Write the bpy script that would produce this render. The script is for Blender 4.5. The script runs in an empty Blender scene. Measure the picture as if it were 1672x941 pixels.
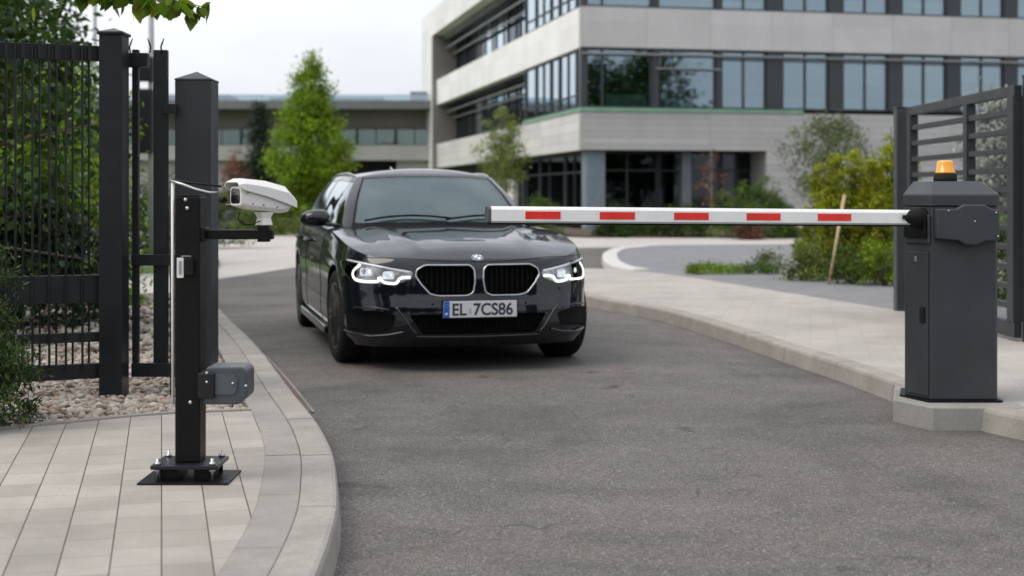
import bpy, bmesh, math, random
import numpy as np
from mathutils import Vector, Matrix
from mathutils.bvhtree import BVHTree
random.seed(7)
PI = math.pi
R = math.radians
sc = bpy.context.scene
C = sc.collection

# ------------------------------------------------------------------ camera, world, sun, exposure
CAM_H = 1.22
F = 2295.0            # focal length in photo pixels (photo is 1672 wide)
CX, HY = 836.0, 321.0
cd = bpy.data.cameras.new('camera'); cam = bpy.data.objects.new('camera', cd); C.objects.link(cam)
cam.location = (0, 0, CAM_H); cam.rotation_euler = (PI/2, 0, 0)
cd.sensor_width = 36.0; cd.lens = F/1672*36
cd.shift_y = -(470.5-HY)/1672
cd.clip_start = 0.1; cd.clip_end = 3000
cd.dof.use_dof = True; cd.dof.focus_distance = 6.4; cd.dof.aperture_fstop = 2.5
sc.camera = cam

w = bpy.data.worlds.new('World'); sc.world = w; w.use_nodes = True
nt = w.node_tree; nt.nodes.clear()
out = nt.nodes.new('ShaderNodeOutputWorld'); bg = nt.nodes.new('ShaderNodeBackground')
SUN_EL, SUN_AZ = 52, 248        # azimuth of the sun, degrees clockwise from +Y
sky = nt.nodes.new('ShaderNodeTexSky'); sky.sky_type = 'NISHITA'; sky.sun_disc = False
sky.sun_elevation = R(SUN_EL); sky.sun_rotation = R(SUN_AZ); sky.dust_density = 4; sky.air_density = 1.0
tc = nt.nodes.new('ShaderNodeTexCoord'); mp = nt.nodes.new('ShaderNodeMapping'); mp.inputs['Scale'].default_value = (1.2, 1.2, 3.2)
nz = nt.nodes.new('ShaderNodeTexNoise'); nz.inputs['Scale'].default_value = 1.6; nz.inputs['Detail'].default_value = 5; nz.inputs['Roughness'].default_value = .5
cr = nt.nodes.new('ShaderNodeValToRGB')
cr.color_ramp.elements[0].position = .34; cr.color_ramp.elements[0].color = (6.5, 6.85, 7.5, 1)
cr.color_ramp.elements[1].position = .68; cr.color_ramp.elements[1].color = (9.2, 9.4, 9.7, 1)
# an overcast sky is brighter overhead than at the horizon
sep = nt.nodes.new('ShaderNodeSeparateXYZ'); mr = nt.nodes.new('ShaderNodeMapRange')
mr.inputs['From Min'].default_value = 0; mr.inputs['From Max'].default_value = 1; mr.inputs['To Min'].default_value = .96; mr.inputs['To Max'].default_value = 1.55
vm = nt.nodes.new('ShaderNodeVectorMath'); vm.operation = 'SCALE'
mx = nt.nodes.new('ShaderNodeMixRGB'); mx.inputs['Fac'].default_value = .88
L = nt.links.new
L(tc.outputs['Generated'], mp.inputs['Vector']); L(mp.outputs[0], nz.inputs['Vector']); L(nz.outputs['Fac'], cr.inputs[0])
L(tc.outputs['Generated'], sep.inputs[0]); L(sep.outputs['Z'], mr.inputs['Value'])
L(cr.outputs[0], vm.inputs[0]); L(mr.outputs[0], vm.inputs['Scale'])
L(sky.outputs[0], mx.inputs[1]); L(vm.outputs[0], mx.inputs[2]); L(mx.outputs[0], bg.inputs['Color'])
bg.inputs['Strength'].default_value = .1
L(bg.outputs[0], out.inputs['Surface'])

sl = bpy.data.lights.new('sun', 'SUN'); sl.energy = 1.4; sl.angle = R(35); sl.color = (1, .93, .84)
so = bpy.data.objects.new('sun', sl); C.objects.link(so)
az, el = R(SUN_AZ), R(SUN_EL)
sd = Vector((math.sin(az)*math.cos(el), math.cos(az)*math.cos(el), math.sin(el)))
so.rotation_euler = sd.to_track_quat('Z', 'Y').to_euler()

sc.view_settings.view_transform = 'Standard'; sc.view_settings.look = 'None'
sc.view_settings.exposure = 0.28; sc.view_settings.gamma = 1; sc.view_settings.use_curve_mapping = False
sc.render.engine = 'CYCLES'; sc.cycles.use_denoising = True
sc.cycles.max_bounces = 6; sc.cycles.transparent_max_bounces = 12; sc.cycles.caustics_reflective = False; sc.cycles.caustics_refractive = False

# ------------------------------------------------------------------ helpers
def gp(px, py, z=0.0):
    """world point on the level z seen at photo pixel px, py"""
    Y = F*(CAM_H-z)/(py-HY); return ((px-CX)*Y/F, Y)

class N:
    """small node-tree builder"""
    def __init__(s, name):
        s.m = bpy.data.materials.new(name); s.m.use_nodes = True; s.t = s.m.node_tree; s.t.nodes.clear()
        s.out = s.t.nodes.new('ShaderNodeOutputMaterial'); s.b = s.t.nodes.new('ShaderNodeBsdfPrincipled')
        s.t.links.new(s.b.outputs[0], s.out.inputs['Surface'])
        s.tc = None
    def n(s, typ, **kw):
        x = s.t.nodes.new(typ)
        for k, v in kw.items(): setattr(x, k, v)
        return x
    def l(s, a, b): s.t.links.new(a, b)
    def coord(s, kind='Object'):
        if not s.tc: s.tc = s.n('ShaderNodeTexCoord')
        return s.tc.outputs[kind]
    def noise(s, scale, detail=3, rough=.5, vec=None, dist=0):
        x = s.n('ShaderNodeTexNoise'); x.inputs['Scale'].default_value = scale; x.inputs['Detail'].default_value = detail
        x.inputs['Roughness'].default_value = rough; x.inputs['Distortion'].default_value = dist
        s.l(vec or s.coord(), x.inputs['Vector']); return x.outputs['Fac']
    def vor(s, scale, feature='F1', outp='Distance', vec=None):
        x = s.n('ShaderNodeTexVoronoi'); x.feature = feature; x.inputs['Scale'].default_value = scale
        s.l(vec or s.coord(), x.inputs['Vector']); return x.outputs[outp]
    def math(s, op, a, b=None, c=None):
        x = s.n('ShaderNodeMath'); x.operation = op
        for i, v in enumerate((a, b, c)):
            if v is None: continue
            if isinstance(v, (int, float)): x.inputs[i].default_value = v
            else: s.l(v, x.inputs[i])
        return x.outputs[0]
    def ramp(s, fac, stops, interp='LINEAR'):
        x = s.n('ShaderNodeValToRGB'); e = x.color_ramp.elements; x.color_ramp.interpolation = interp
        while len(e) < len(stops): e.new(.5)
        for i, (p, c) in enumerate(stops):
            e[i].position = p; e[i].color = (c, c, c, 1) if isinstance(c, (int, float)) else (*c, 1)
        s.l(fac, x.inputs[0]); return x.outputs[0]
    def mix(s, fac, a, b, mode='MIX'):
        x = s.n('ShaderNodeMixRGB'); x.blend_type = mode
        for i, v in enumerate((fac, a, b)):
            if isinstance(v, (int, float)): x.inputs[i].default_value = v if i == 0 else (v, v, v, 1)
            elif isinstance(v, tuple): x.inputs[i].default_value = (*v, 1)
            else: s.l(v, x.inputs[i])
        return x.outputs[0]
    def bump(s, h, strength=.3, dist=.01):
        x = s.n('ShaderNodeBump'); x.inputs['Strength'].default_value = strength; x.inputs['Distance'].default_value = dist
        s.l(h, x.inputs['Height']); s.l(x.outputs[0], s.b.inputs['Normal'])
    def set(s, **kw):
        names = dict(col='Base Color', rough='Roughness', metal='Metallic', coat='Coat Weight', coatr='Coat Roughness', spec='Specular IOR Level', ior='IOR', trans='Transmission Weight', em='Emission Color', es='Emission Strength')
        for k, v in kw.items():
            i = s.b.inputs[names[k]]
            if isinstance(v, tuple): i.default_value = (*v, 1)
            elif isinstance(v, (int, float)): i.default_value = v
            else: s.l(v, i)
        return s

def plain(name, col, rough=.5, metal=0, coat=0, var=.12, scale=6, bump=0, bscale=60, spec=.5, **kw):
    """painted / moulded surface with slight dirt variation"""
    n = N(name); f = n.noise(scale, 4, .6)
    lo = tuple(c*(1-var) for c in col); hi = tuple(min(1, c*(1+var)) for c in col)
    n.set(col=n.ramp(f, [(.3, lo), (.7, hi)]), metal=metal, coat=coat, spec=spec, **kw)
    n.set(rough=n.ramp(n.noise(scale*2.3, 3), [(.3, max(.02, rough*.85)), (.75, min(1, rough*1.15))]))
    if bump: n.bump(n.noise(bscale, 3), bump, .004)
    return n.m

class MB:
    def __init__(s): s.v = []; s.f = []; s.smooth = []
    def add(s, vs, fs, smooth=False):
        o = len(s.v); s.v += [tuple(map(float, p)) for p in vs]
        s.f += [tuple(i+o for i in f) for f in fs]; s.smooth += [smooth]*len(fs); return s
    def box(s, x0, x1, y0, y1, z0, z1):
        return s.add([(x0,y0,z0),(x1,y0,z0),(x1,y1,z0),(x0,y1,z0),(x0,y0,z1),(x1,y0,z1),(x1,y1,z1),(x0,y1,z1)],
                     [(0,3,2,1),(4,5,6,7),(0,1,5,4),(1,2,6,5),(2,3,7,6),(3,0,4,7)])
    def bar(s, p, q, wd, ht, up=(0,0,1)):
        p, q = Vector(p), Vector(q); d = (q-p).normalized(); up = Vector(up)
        if abs(d.dot(up)) > .98: up = Vector((0,1,0))
        a = d.cross(up).normalized()*wd/2; b = a.cross(d).normalized()*ht/2
        vs = [p-a-b, p+a-b, p+a+b, p-a+b, q-a-b, q+a-b, q+a+b, q-a+b]
        return s.add(vs, [(0,3,2,1),(4,5,6,7),(0,1,5,4),(1,2,6,5),(2,3,7,6),(3,0,4,7)])
    def tube(s, pts, r, n=10, cap=True, closed=False):
        pts = [Vector(p) for p in pts]; m = len(pts); rs = r if isinstance(r, (list, tuple)) else [r]*m
        vs = []; prev = None
        for i, p in enumerate(pts):
            a = pts[(i-1) % m] if (i > 0 or closed) else pts[i]; b = pts[(i+1) % m] if (i < m-1 or closed) else pts[i]
            d = (b-a).normalized()
            if prev is None:
                up = Vector((0,0,1)) if abs(d.z) < .9 else Vector((0,1,0)); u = d.cross(up).normalized()
            else: u = (prev - d*prev.dot(d)).normalized()
            prev = u; v = d.cross(u)
            for k in range(n):
                t = 2*PI*k/n; vs.append(p+(u*math.cos(t)+v*math.sin(t))*rs[i])
        fs = []
        for i in range(m if closed else m-1):
            j = (i+1) % m
            for k in range(n): fs.append((i*n+k, i*n+(k+1) % n, j*n+(k+1) % n, j*n+k))
        s.add(vs, fs, True)
        if cap and not closed:
            o = len(s.v)-len(vs); s.f += [tuple(o+k for k in range(n))[::-1], tuple(o+(m-1)*n+k for k in range(n))]; s.smooth += [False, False]
        return s
    def prism(s, poly, axis, a, b):
        """extrude a 2D polygon along axis: 'z' (x,y), 'y' (x,z), 'x' (y,z)"""
        m = len(poly); P = {'z': lambda p, t: (p[0], p[1], t), 'y': lambda p, t: (p[0], t, p[1]), 'x': lambda p, t: (t, p[0], p[1])}[axis]
        vs = [P(p, a) for p in poly]+[P(p, b) for p in poly]
        fs = [tuple(range(m))[::-1], tuple(range(m, 2*m))]+[(i, (i+1) % m, (i+1) % m+m, i+m) for i in range(m)]
        return s.add(vs, fs)
    def lathe(s, prof, axis='z', c=(0,0,0), n=28):
        """prof: (radius, height) pairs round an axis through c"""
        vs = []; m = len(prof)
        for r_, h in prof:
            for k in range(n):
                t = 2*PI*k/n; a, b = r_*math.cos(t), r_*math.sin(t)
                p = {'z': (a, b, h), 'x': (h, a, b), 'y': (a, h, b)}[axis]; vs.append((p[0]+c[0], p[1]+c[1], p[2]+c[2]))
        fs = [(i*n+k, i*n+(k+1) % n, (i+1)*n+(k+1) % n, (i+1)*n+k) for i in range(m-1) for k in range(n)]
        s.add(vs, fs, True); o = len(s.v)-len(vs)
        for i in (0, m-1):
            if prof[i][0] > 1e-5: s.f.append(tuple(o+i*n+k for k in range(n))); s.smooth.append(False)
        return s
    def loft(s, rings, cap=True, smooth=True):
        n = len(rings[0]); o = len(s.v); vs = [p for r_ in rings for p in r_]
        fs = [(i*n+k, i*n+(k+1) % n, (i+1)*n+(k+1) % n, (i+1)*n+k) for i in range(len(rings)-1) for k in range(n)]
        s.add(vs, fs, smooth)
        if cap: s.f += [tuple(o+k for k in range(n)), tuple(o+(len(rings)-1)*n+k for k in range(n))]; s.smooth += [False]*2
        return s
    def build(s, name, m, parent=None, bevel=0, seg=2, loc=None, rot=None, autosm=None, fixn=True):
        me = bpy.data.meshes.new(name); me.from_pydata(s.v, [], s.f)
        me.polygons.foreach_set('use_smooth', s.smooth); me.update()
        if fixn:
            bm = bmesh.new(); bm.from_mesh(me); bmesh.ops.recalc_face_normals(bm, faces=bm.faces); bm.to_mesh(me); bm.free()
        me.materials.append(m)
        o = bpy.data.objects.new(name, me); C.objects.link(o)
        if parent: o.parent = parent
        if loc: o.location = loc
        if rot: o.rotation_euler = rot
        if autosm: me.shade_smooth() if hasattr(me, 'shade_smooth') else None; me.set_sharp_from_angle(angle=R(autosm))
        if bevel:
            b = o.modifiers.new('bevel', 'BEVEL'); b.width = bevel; b.segments = seg; b.limit_method = 'ANGLE'; b.angle_limit = R(40)
        return o

def tag(o, label=None, cat=None, group=None, kind=None):
    if label: o['label'] = label
    if cat: o['category'] = cat
    if group: o['group'] = group
    if kind: o['kind'] = kind
    return o
def thing(name, label, cat, loc=(0,0,0), rz=0, group=None):
    o = bpy.data.objects.new(name, None); C.objects.link(o); o.empty_display_size = .2
    o.location = loc; o.rotation_euler = (0, 0, rz); return tag(o, label, cat, group)
def copy_tree(o, parent=None):
    c = o.copy(); C.objects.link(c); c.parent = parent
    for ch in [x for x in C.objects if x.parent is o]: copy_tree(ch, c)
    return c

def catmull(pts, per=8, closed=False):
    P = [np.array(p, float) for p in pts]; n = len(P); outp = []
    rng = range(n) if closed else range(n-1)
    for i in rng:
        p1, p2 = P[i], P[(i+1) % n]
        p0 = P[(i-1) % n] if (closed or i > 0) else 2*p1-p2
        p3 = P[(i+2) % n] if (closed or i < n-2) else 2*p2-p1
        for k in range(per):
            t = k/per
            outp.append(.5*((2*p1)+(-p0+p2)*t+(2*p0-5*p1+4*p2-p3)*t*t+(-p0+3*p1-3*p2+p3)*t**3))
    if not closed: outp.append(P[-1])
    return outp
def roundpoly(poly, r=.02, k=4):
    """round the corners of a 2D polygon"""
    n = len(poly); o = []
    for i in range(n):
        p0, p, p1 = np.array(poly[i-1]), np.array(poly[i]), np.array(poly[(i+1) % n])
        a = p0-p; b = p1-p; la, lb = np.linalg.norm(a), np.linalg.norm(b); d = min(r, la*.45, lb*.45)
        q0, q1 = p+a/la*d, p+b/lb*d
        for j in range(k+1):
            t = j/k; o.append(tuple((1-t)**2*q0+2*t*(1-t)*p+t*t*q1))
    return o

# ------------------------------------------------------------------ materials
M = {}
def asphalt():
    n = N('asphalt')
    big = n.noise(.42, 5, .62, dist=1.1); mid = n.noise(3.5, 4, .6); 
    v1 = n.vor(210, outp='Color'); sepc = n.n('ShaderNodeSeparateColor'); n.l(v1, sepc.inputs[0])
    v2 = n.vor(95, outp='Color'); sepd = n.n('ShaderNodeSeparateColor'); n.l(v2, sepd.inputs[0])
    base = n.ramp(big, [(.30, (.066, .060, .055)), (.46, (.112, .103, .095)), (.60, (.130, .120, .111)), (.72, (.172, .159, .147))])
    base = n.mix(.35, base, n.ramp(mid, [(.3, (.082, .075, .069)), (.7, (.158, .146, .135))]))
    base = n.mix(1, base, n.ramp(n.noise(.75, 5, .6, dist=1.6), [(.33, .80), (.47, 1.02), (.6, 1.09), (.75, 1.14)]), 'MULTIPLY')
    sp = n.ramp(sepc.outputs[0], [(0, .45), (.3, .84), (.72, 1.04), (.93, 1.4), (1, 2.4)])
    base = n.mix(1, base, sp, 'MULTIPLY')
    sp2 = n.ramp(sepd.outputs[1], [(0, .62), (.12, 1.0), (.93, 1.0), (1, 1.7)])
    base = n.mix(1, base, sp2, 'MULTIPLY')
    # cracks: thin voronoi borders, only where a mask allows
    wv = n.n('ShaderNodeVectorMath'); wv.operation = 'ADD'
    nzc = n.n('ShaderNodeTexNoise'); nzc.inputs['Scale'].default_value = 2.2; n.l(n.coord(), nzc.inputs['Vector'])
    n.l(n.coord(), wv.inputs[0]); n.l(nzc.outputs['Color'], wv.inputs[1])
    cr_ = n.vor(.55, 'DISTANCE_TO_EDGE', vec=wv.outputs[0])
    line = n.math('LESS_THAN', cr_, .0035); mask = n.math('GREATER_THAN', n.noise(.9, 2), .53)
    base = n.mix(n.math('MULTIPLY', n.math('MULTIPLY', line, mask), .5), base, (.04, .038, .036))
    sv = n.vor(1.35, vec=wv.outputs[0]); st = n.math('MULTIPLY', n.ramp(sv, [(.03, .8), (.14, 0)]), n.ramp(n.noise(.7, 1), [(.46, 0), (.52, 1)]))
    base = n.mix(st, base, (.03, .028, .026))
    n.set(col=base, rough=.82, spec=.35)
    n.bump(n.math('ADD', n.math('MULTIPLY', sepc.outputs[0], .7), n.math('MULTIPLY', n.noise(60, 2), .5)), .55, .005)
    return n.m
M['asphalt'] = asphalt()

def paving(name, ang, wrow=.15, lo=(.30,.272,.246), hi=(.41,.38,.35), jw=.0045, length=.34, jc=(.075,.062,.050)):
    n = N(name); co = n.n('ShaderNodeMapping'); co.inputs['Rotation'].default_value = (0, 0, ang); n.l(n.coord(), co.inputs['Vector'])
    se = n.n('ShaderNodeSeparateXYZ'); n.l(co.outputs[0], se.inputs[0]); u, v = se.outputs['X'], se.outputs['Y']
    col = n.math('FLOOR', n.math('DIVIDE', u, wrow))
    wn = n.n('ShaderNodeTexWhiteNoise'); wn.noise_dimensions = '1D'; n.l(col, wn.inputs['W'])
    vv = n.math('ADD', n.math('DIVIDE', v, length), n.math('MULTIPLY', wn.outputs['Value'], 7.3))
    row = n.math('FLOOR', vv)
    fu = n.math('MULTIPLY', n.math('FRACT', n.math('DIVIDE', u, wrow)), wrow)
    fv = n.math('MULTIPLY', n.math('FRACT', vv), length)
    ju = n.math('LESS_THAN', n.math('MINIMUM', fu, n.math('SUBTRACT', wrow, fu)), jw/2)
    jv = n.math('LESS_THAN', n.math('MINIMUM', fv, n.math('SUBTRACT', length, fv)), .0022)
    cb = n.n('ShaderNodeCombineXYZ'); n.l(col, cb.inputs[0]); n.l(row, cb.inputs[1])
    w2 = n.n('ShaderNodeTexWhiteNoise'); w2.noise_dimensions = '2D'; n.l(cb.outputs[0], w2.inputs['Vector'])
    tone = n.ramp(w2.outputs['Value'], [(0, lo), (1, hi)])
    tone = n.mix(.45, tone, n.ramp(n.noise(3, 5, .6), [(.3, lo), (.7, hi)]))
    tone = n.mix(1, tone, n.ramp(n.noise(1.1, 4, .65), [(.28, .80), (.6, 1.04)]), 'MULTIPLY')
    tone = n.mix(1, tone, n.ramp(n.noise(260, 2), [(.3, .86), (.7, 1.1)]), 'MULTIPLY')
    tone = n.mix(n.math('MULTIPLY', jv, .7), tone, (.16, .145, .13))
    tone = n.mix(ju, tone, jc)
    n.set(col=tone, rough=.8, spec=.3)
    hgt = n.math('SUBTRACT', n.math('MULTIPLY', n.noise(220, 2), .12), n.math('MAXIMUM', ju, n.math('MULTIPLY', jv, .5)))
    n.bump(hgt, .5, .004)
    return n.m
M['paver'] = paving('sidewalk_pavers', R(-14), lo=(.285,.259,.230), hi=(.425,.391,.352), length=.22)
M['paver_r'] = paving('right_sidewalk_pavers', R(12), wrow=.2, length=.4, jw=.003, lo=(.37,.338,.31), hi=(.42,.386,.356), jc=(.30,.27,.245))
M['plaza'] = plain('light_plaza_paving', (.43,.40,.37), .8, var=.10, scale=1.2, bump=.1)

def concrete(name, c, sc_=5, var=.16):
    n = N(name)
    a = n.ramp(n.noise(sc_, 6, .7), [(.25, tuple(x*(1-var) for x in c)), (.75, tuple(x*(1+var) for x in c))])
    a = n.mix(1, a, n.ramp(n.noise(190, 2), [(.3, .82), (.7, 1.14)]), 'MULTIPLY')
    a = n.mix(1, a, n.ramp(n.vor(170), [(.0, .75), (.12, 1)]), 'MULTIPLY')
    n.set(col=a, rough=.85, spec=.3); n.bump(n.noise(170, 3), .35, .003); return n.m
M['kerb'] = concrete('kerb_concrete', (.30, .277, .25), 3.5, .24)
M['slab'] = concrete('slab_concrete', (.275, .255, .232), 3, .22)
M['plinth'] = concrete('plinth_concrete', (.29, .28, .26))
M['rust'] = concrete('drain_rust', (.15, .105, .082), 9, .25)
M['dgravel'] = concrete('grey_gravel', (.20, .20, .205), 3, .2)
M['soil'] = concrete('soil', (.09, .07, .05), 4, .3)
M['lawn'] = plain('lawn_grass', (.07, .12, .025), .9, var=.4, scale=2)
M['field'] = plain('far_ground', (.16, .155, .13), .9, var=.2, scale=.3)

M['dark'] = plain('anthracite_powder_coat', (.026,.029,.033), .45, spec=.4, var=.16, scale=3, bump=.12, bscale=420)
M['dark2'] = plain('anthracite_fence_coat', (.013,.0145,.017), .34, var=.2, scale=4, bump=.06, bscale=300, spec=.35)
M['housing'] = plain('barrier_housing_coat', (.032,.036,.041), .48, var=.14, scale=2.5, bump=.15, bscale=500)
M['black'] = plain('black_paint', (.0055,.0055,.0055), .45, spec=.2, var=.25, scale=6, bump=.1, bscale=300)
M['rubber'] = plain('black_rubber', (.011,.011,.011), .75, spec=.2, var=.2, scale=10, bump=.2, bscale=90)
M['steel'] = plain('galvanised_steel', (.52,.53,.53), .38, metal=1, var=.15)
M['chrome'] = plain('satin_chrome', (.55,.56,.57), .2, metal=1, var=.05)
M['white'] = plain('white_enamel', (.74,.73,.71), .38, var=.05, scale=9, bump=.05)
M['whitealu'] = plain('white_boom_paint', (.84,.84,.82), .3, var=.07, scale=7)
M['greytrim'] = plain('grey_trim', (.26,.265,.27), .5, var=.1)
M['red'] = plain('red_reflective', (.78,.022,.012), .3, var=.12, scale=12, coat=.3)
M['lens'] = plain('dark_lens', (.012,.007,.009), .06, coat=1, var=.1)
n_ = N('amber_plastic'); n_.set(col=n_.ramp(n_.noise(14, 2), [(.3, (.78,.32,.001)), (.7, (.86,.38,.002))]), rough=.22, coat=.6)
n_.b.inputs['Subsurface Weight'].default_value = .04; n_.b.inputs['Subsurface Radius'].default_value = (.03,.015,.004); M['amber'] = n_.m

def leafmat(name, c1, c2, c3=None, tr=.35, rough=.5):
    n = N(name); g = n.n('ShaderNodeNewGeometry')
    stops = [(0, c1), (1, c2)] if not c3 else [(0, c1), (.72, c2), (1, c3)]
    c = n.ramp(g.outputs['Random Per Island'], stops)
    c = n.mix(1, c, n.ramp(n.noise(2.1, 3), [(.34, .38), (.64, 1.3)]), 'MULTIPLY')
    n.set(col=c, rough=rough, spec=.35)
    t = n.n('ShaderNodeBsdfTranslucent'); n.l(c, t.inputs['Color']); m = n.n('ShaderNodeMixShader'); m.inputs[0].default_value = tr
    n.l(n.b.outputs[0], m.inputs[1]); n.l(t.outputs[0], m.inputs[2]); n.l(m.outputs[0], n.out.inputs['Surface'])
    return n.m
M['leaf_dark'] = leafmat('dark_leaves', (.018,.048,.005), (.062,.125,.010))
M['leaf_deep'] = leafmat('deep_green_leaves', (.010,.026,.006), (.028,.058,.010), tr=.2)
M['leaf_hang'] = leafmat('hanging_leaves', (.07,.14,.008), (.13,.22,.012), (.32,.34,.02), tr=.5)
M['leaf_bright'] = leafmat('bright_leaves', (.11,.21,.008), (.24,.38,.014), (.38,.48,.03), tr=.45)
M['leaf_mid'] = leafmat('mid_green_leaves', (.06,.12,.016), (.13,.21,.03))
M['leaf_yew'] = leafmat('yew_needles', (.022,.050,.010), (.065,.115,.022), tr=.2)
M['leaf_pale'] = leafmat('pale_leaves', (.12,.17,.03), (.24,.30,.07))
M['leaf_grey'] = leafmat('grey_green_leaves', (.08,.115,.04), (.17,.21,.085))
M['leaf_thuja'] = leafmat('thuja_sprays', (.12,.17,.006), (.34,.40,.010), (.50,.42,.05), tr=.3)
M['leaf_conifer'] = leafmat('conifer_needles', (.012,.030,.014), (.028,.055,.024), tr=.15)
M['leaf_red'] = leafmat('reddish_leaves', (.13,.055,.035), (.26,.13,.08))
M['leaf_dry'] = leafmat('dry_stems', (.22,.16,.09), (.36,.28,.17))
M['grass'] = leafmat('grass_blades', (.10,.19,.01), (.24,.36,.03))
M['bark'] = plain('bark', (.11,.085,.065), .9, var=.35, scale=14, bump=.5, bscale=40)
M['barkpale'] = plain('pale_bark', (.22,.18,.14), .9, var=.25, scale=14, bump=.4, bscale=40)

# ------------------------------------------------------------------ ground, road, pavements
def sheet(name, poly, z, m, label=None):
    me = bpy.data.meshes.new(name); bm = bmesh.new()
    vs = [bm.verts.new((x, y, z)) for x, y in poly]; f = bm.faces.new(vs); f.normal_update()
    if f.normal.z < 0: f.normal_flip()
    bmesh.ops.triangulate(bm, faces=bm.faces); bm.to_mesh(me); bm.free(); me.materials.append(m)
    o = bpy.data.objects.new(name, me); C.objects.link(o); o['kind'] = 'structure'; return o
def platform(name, poly, z0, z1, m):
    me = bpy.data.meshes.new(name); bm = bmesh.new()
    vs = [bm.verts.new((x, y, z1)) for x, y in poly]; f = bm.faces.new(vs); f.normal_update()
    if f.normal.z < 0: f.normal_flip()
    r = bmesh.ops.extrude_face_region(bm, geom=[f]); 
    top = [v for v in r['geom'] if isinstance(v, bmesh.types.BMVert)]
    for v in vs: v.co.z = z0
    bmesh.ops.recalc_face_normals(bm, faces=bm.faces); bmesh.ops.triangulate(bm, faces=[g for g in bm.faces if len(g.verts) > 4])
    bm.to_mesh(me); bm.free(); me.materials.append(m)
    o = bpy.data.objects.new(name, me); C.objects.link(o); o['kind'] = 'structure'; return o

sheet('ground', [(-900,-900),(900,-900),(900,900),(-900,900)], -.03, M['field'])
sheet('road', [(-60,-30),(60,-30),(60,49),(-60,49)], 0, M['asphalt'])

KL = [(-.56,-6),(-.56,1.0),(-.56,2.6),(-.562,3.6),(-.575,4.3),(-.61,4.9),(-.675,5.44),(-.768,6.05),(-.89,6.63),(-1.03,7.19),(-1.253,8.01),(-1.62,9.42),(-2.015,10.88),(-2.78,13.5),(-3.55,16.4),(-4.35,20)]
KLc = [tuple(p) for p in catmull(KL, 10)]
def offset_curve(c, d):
    o = []
    for i, p in enumerate(c):
        a = np.array(c[max(0, i-1)]); b = np.array(c[min(len(c)-1, i+1)]); t = (b-a)/np.linalg.norm(b-a)
        o.append((p[0]-t[1]*d, p[1]+t[0]*d))
    return o
def resample(c, step):
    P = np.array(c); s = np.r_[0, np.cumsum(np.linalg.norm(np.diff(P, axis=0), axis=1))]
    n = max(2, int(s[-1]/step)); t = np.linspace(0, s[-1], n+1)
    return [(float(np.interp(q, s, P[:,0])), float(np.interp(q, s, P[:,1]))) for q in t]
SW = .12
def kerb(name, curve, width, m, stone=1.0, z1=SW, z0=-.02, side=1, rnd=.022, gap=.006):
    """row of kerb stones along a curve (outer top edge); side=1 means inward is to the left of travel"""
    c = resample(curve, .05); per = int(stone/.05); mb = MB(); 
    inn = offset_curve(c, side*width); tan = offset_curve(c, side*1.0)
    for i0 in range(0, len(c)-1, per):
        i1 = min(i0+per, len(c)-1); rings = []
        dz = random.uniform(-.0015, .0015)
        for i in range(i0, i1+1):
            o = np.array(c[i]); q = np.array(inn[i]); d = (q-o)/np.linalg.norm(q-o); t = np.array((d[1], -d[0]))
            sh = 0
            if i == i0: sh = gap/2
            if i == i1: sh = -gap/2
            fwd = (np.array(c[min(i+1, len(c)-1)])-np.array(c[max(i-1, 0)])); fwd = fwd/np.linalg.norm(fwd)
            o = o+fwd*sh
            pr = [(-.012, z0), (0, z1-rnd), (rnd*.35, z1-rnd*.3), (rnd, z1+dz), (width-.004, z1+dz), (width, z1-.004), (width, z0)]
            rings.append([(o[0]+d[0]*a, o[1]+d[1]*a, zz) for a, zz in pr])
        mb.loft(rings, smooth=False)
    o = mb.build(name, m); o['kind'] = 'structure'; return o
kerb('kerb_left', KLc, .14, M['kerb'])
in1 = offset_curve(KLc, .142)
kerb('gutter_slab_strip_left', in1, .15, M['slab'], stone=.8, z1=SW-.003, rnd=.004)
in2 = offset_curve(KLc, .292)

# boundary between pavers and pebble bed
BND = [(-7,5.2),(-5,5.55),(-3.6,6.05),(-2.43,6.66),(-1.85,7.08)]
tgt = min(in2, key=lambda p: abs(p[1]-7.27)); BND.append(tgt)
BNDc = [tuple(p) for p in catmull(BND, 6)]
near = [p for p in in2 if p[1] < tgt[1]]
platform('sidewalk_left', near+BNDc[::-1]+[(-7,-6)], -.02, SW-.006, M['paver'])
kerb('edging_strip', BNDc, .035, M['slab'], stone=1.0, z1=SW+.006, side=1, rnd=.004, gap=.003)
far = [p for p in in2 if p[1] >= tgt[1]]
bedpoly = [p for p in far if p[1] < 15.8]
platform('pebble_bed_base', BNDc[:-1]+bedpoly+[(-9, 15.8), (-9, 5.2)], -.02, SW-.03, M['soil'])
farp = [p for p in far if p[1] >= 15.8]
platform('footpath', farp+[(-16,20.2),(-16,15.81)], -.02, SW, M['plaza'])
platform('lawn_left', [(-4.45,20.3),(-16,20.3),(-16,25),(-5.2,25)], -.02, SW-.02, M['lawn'])

# rusty drain strip at the foot of the left kerb
ko = [p for p in offset_curve(KLc, -.013) if 7.85 < p[1] < 12.6]
ko2 = [(p[0]+.012+.075*math.sin(min(1, (12.7-p[1])/4.8)*PI*.52), p[1]+.02) for p in ko]
sheet('drain_strip', ko+ko2[::-1], .004, M['rust'])
sheet('drain_lip', [(p[0], p[1]) for p in ko2]+[(p[0]+.014, p[1]) for p in ko2[::-1]], .006, M['slab'])

# light paving beyond the road bend
sheet('plaza', [gp(-900,478),gp(340,459),gp(420,447),gp(482,437),gp(560,425),gp(700,412),gp(800,406),gp(956,405),gp(1330,399),gp(1700,394),gp(1700,389),gp(1320,389),gp(960,389),gp(700,379),gp(-500,379)], .004, M['plaza'])

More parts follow.
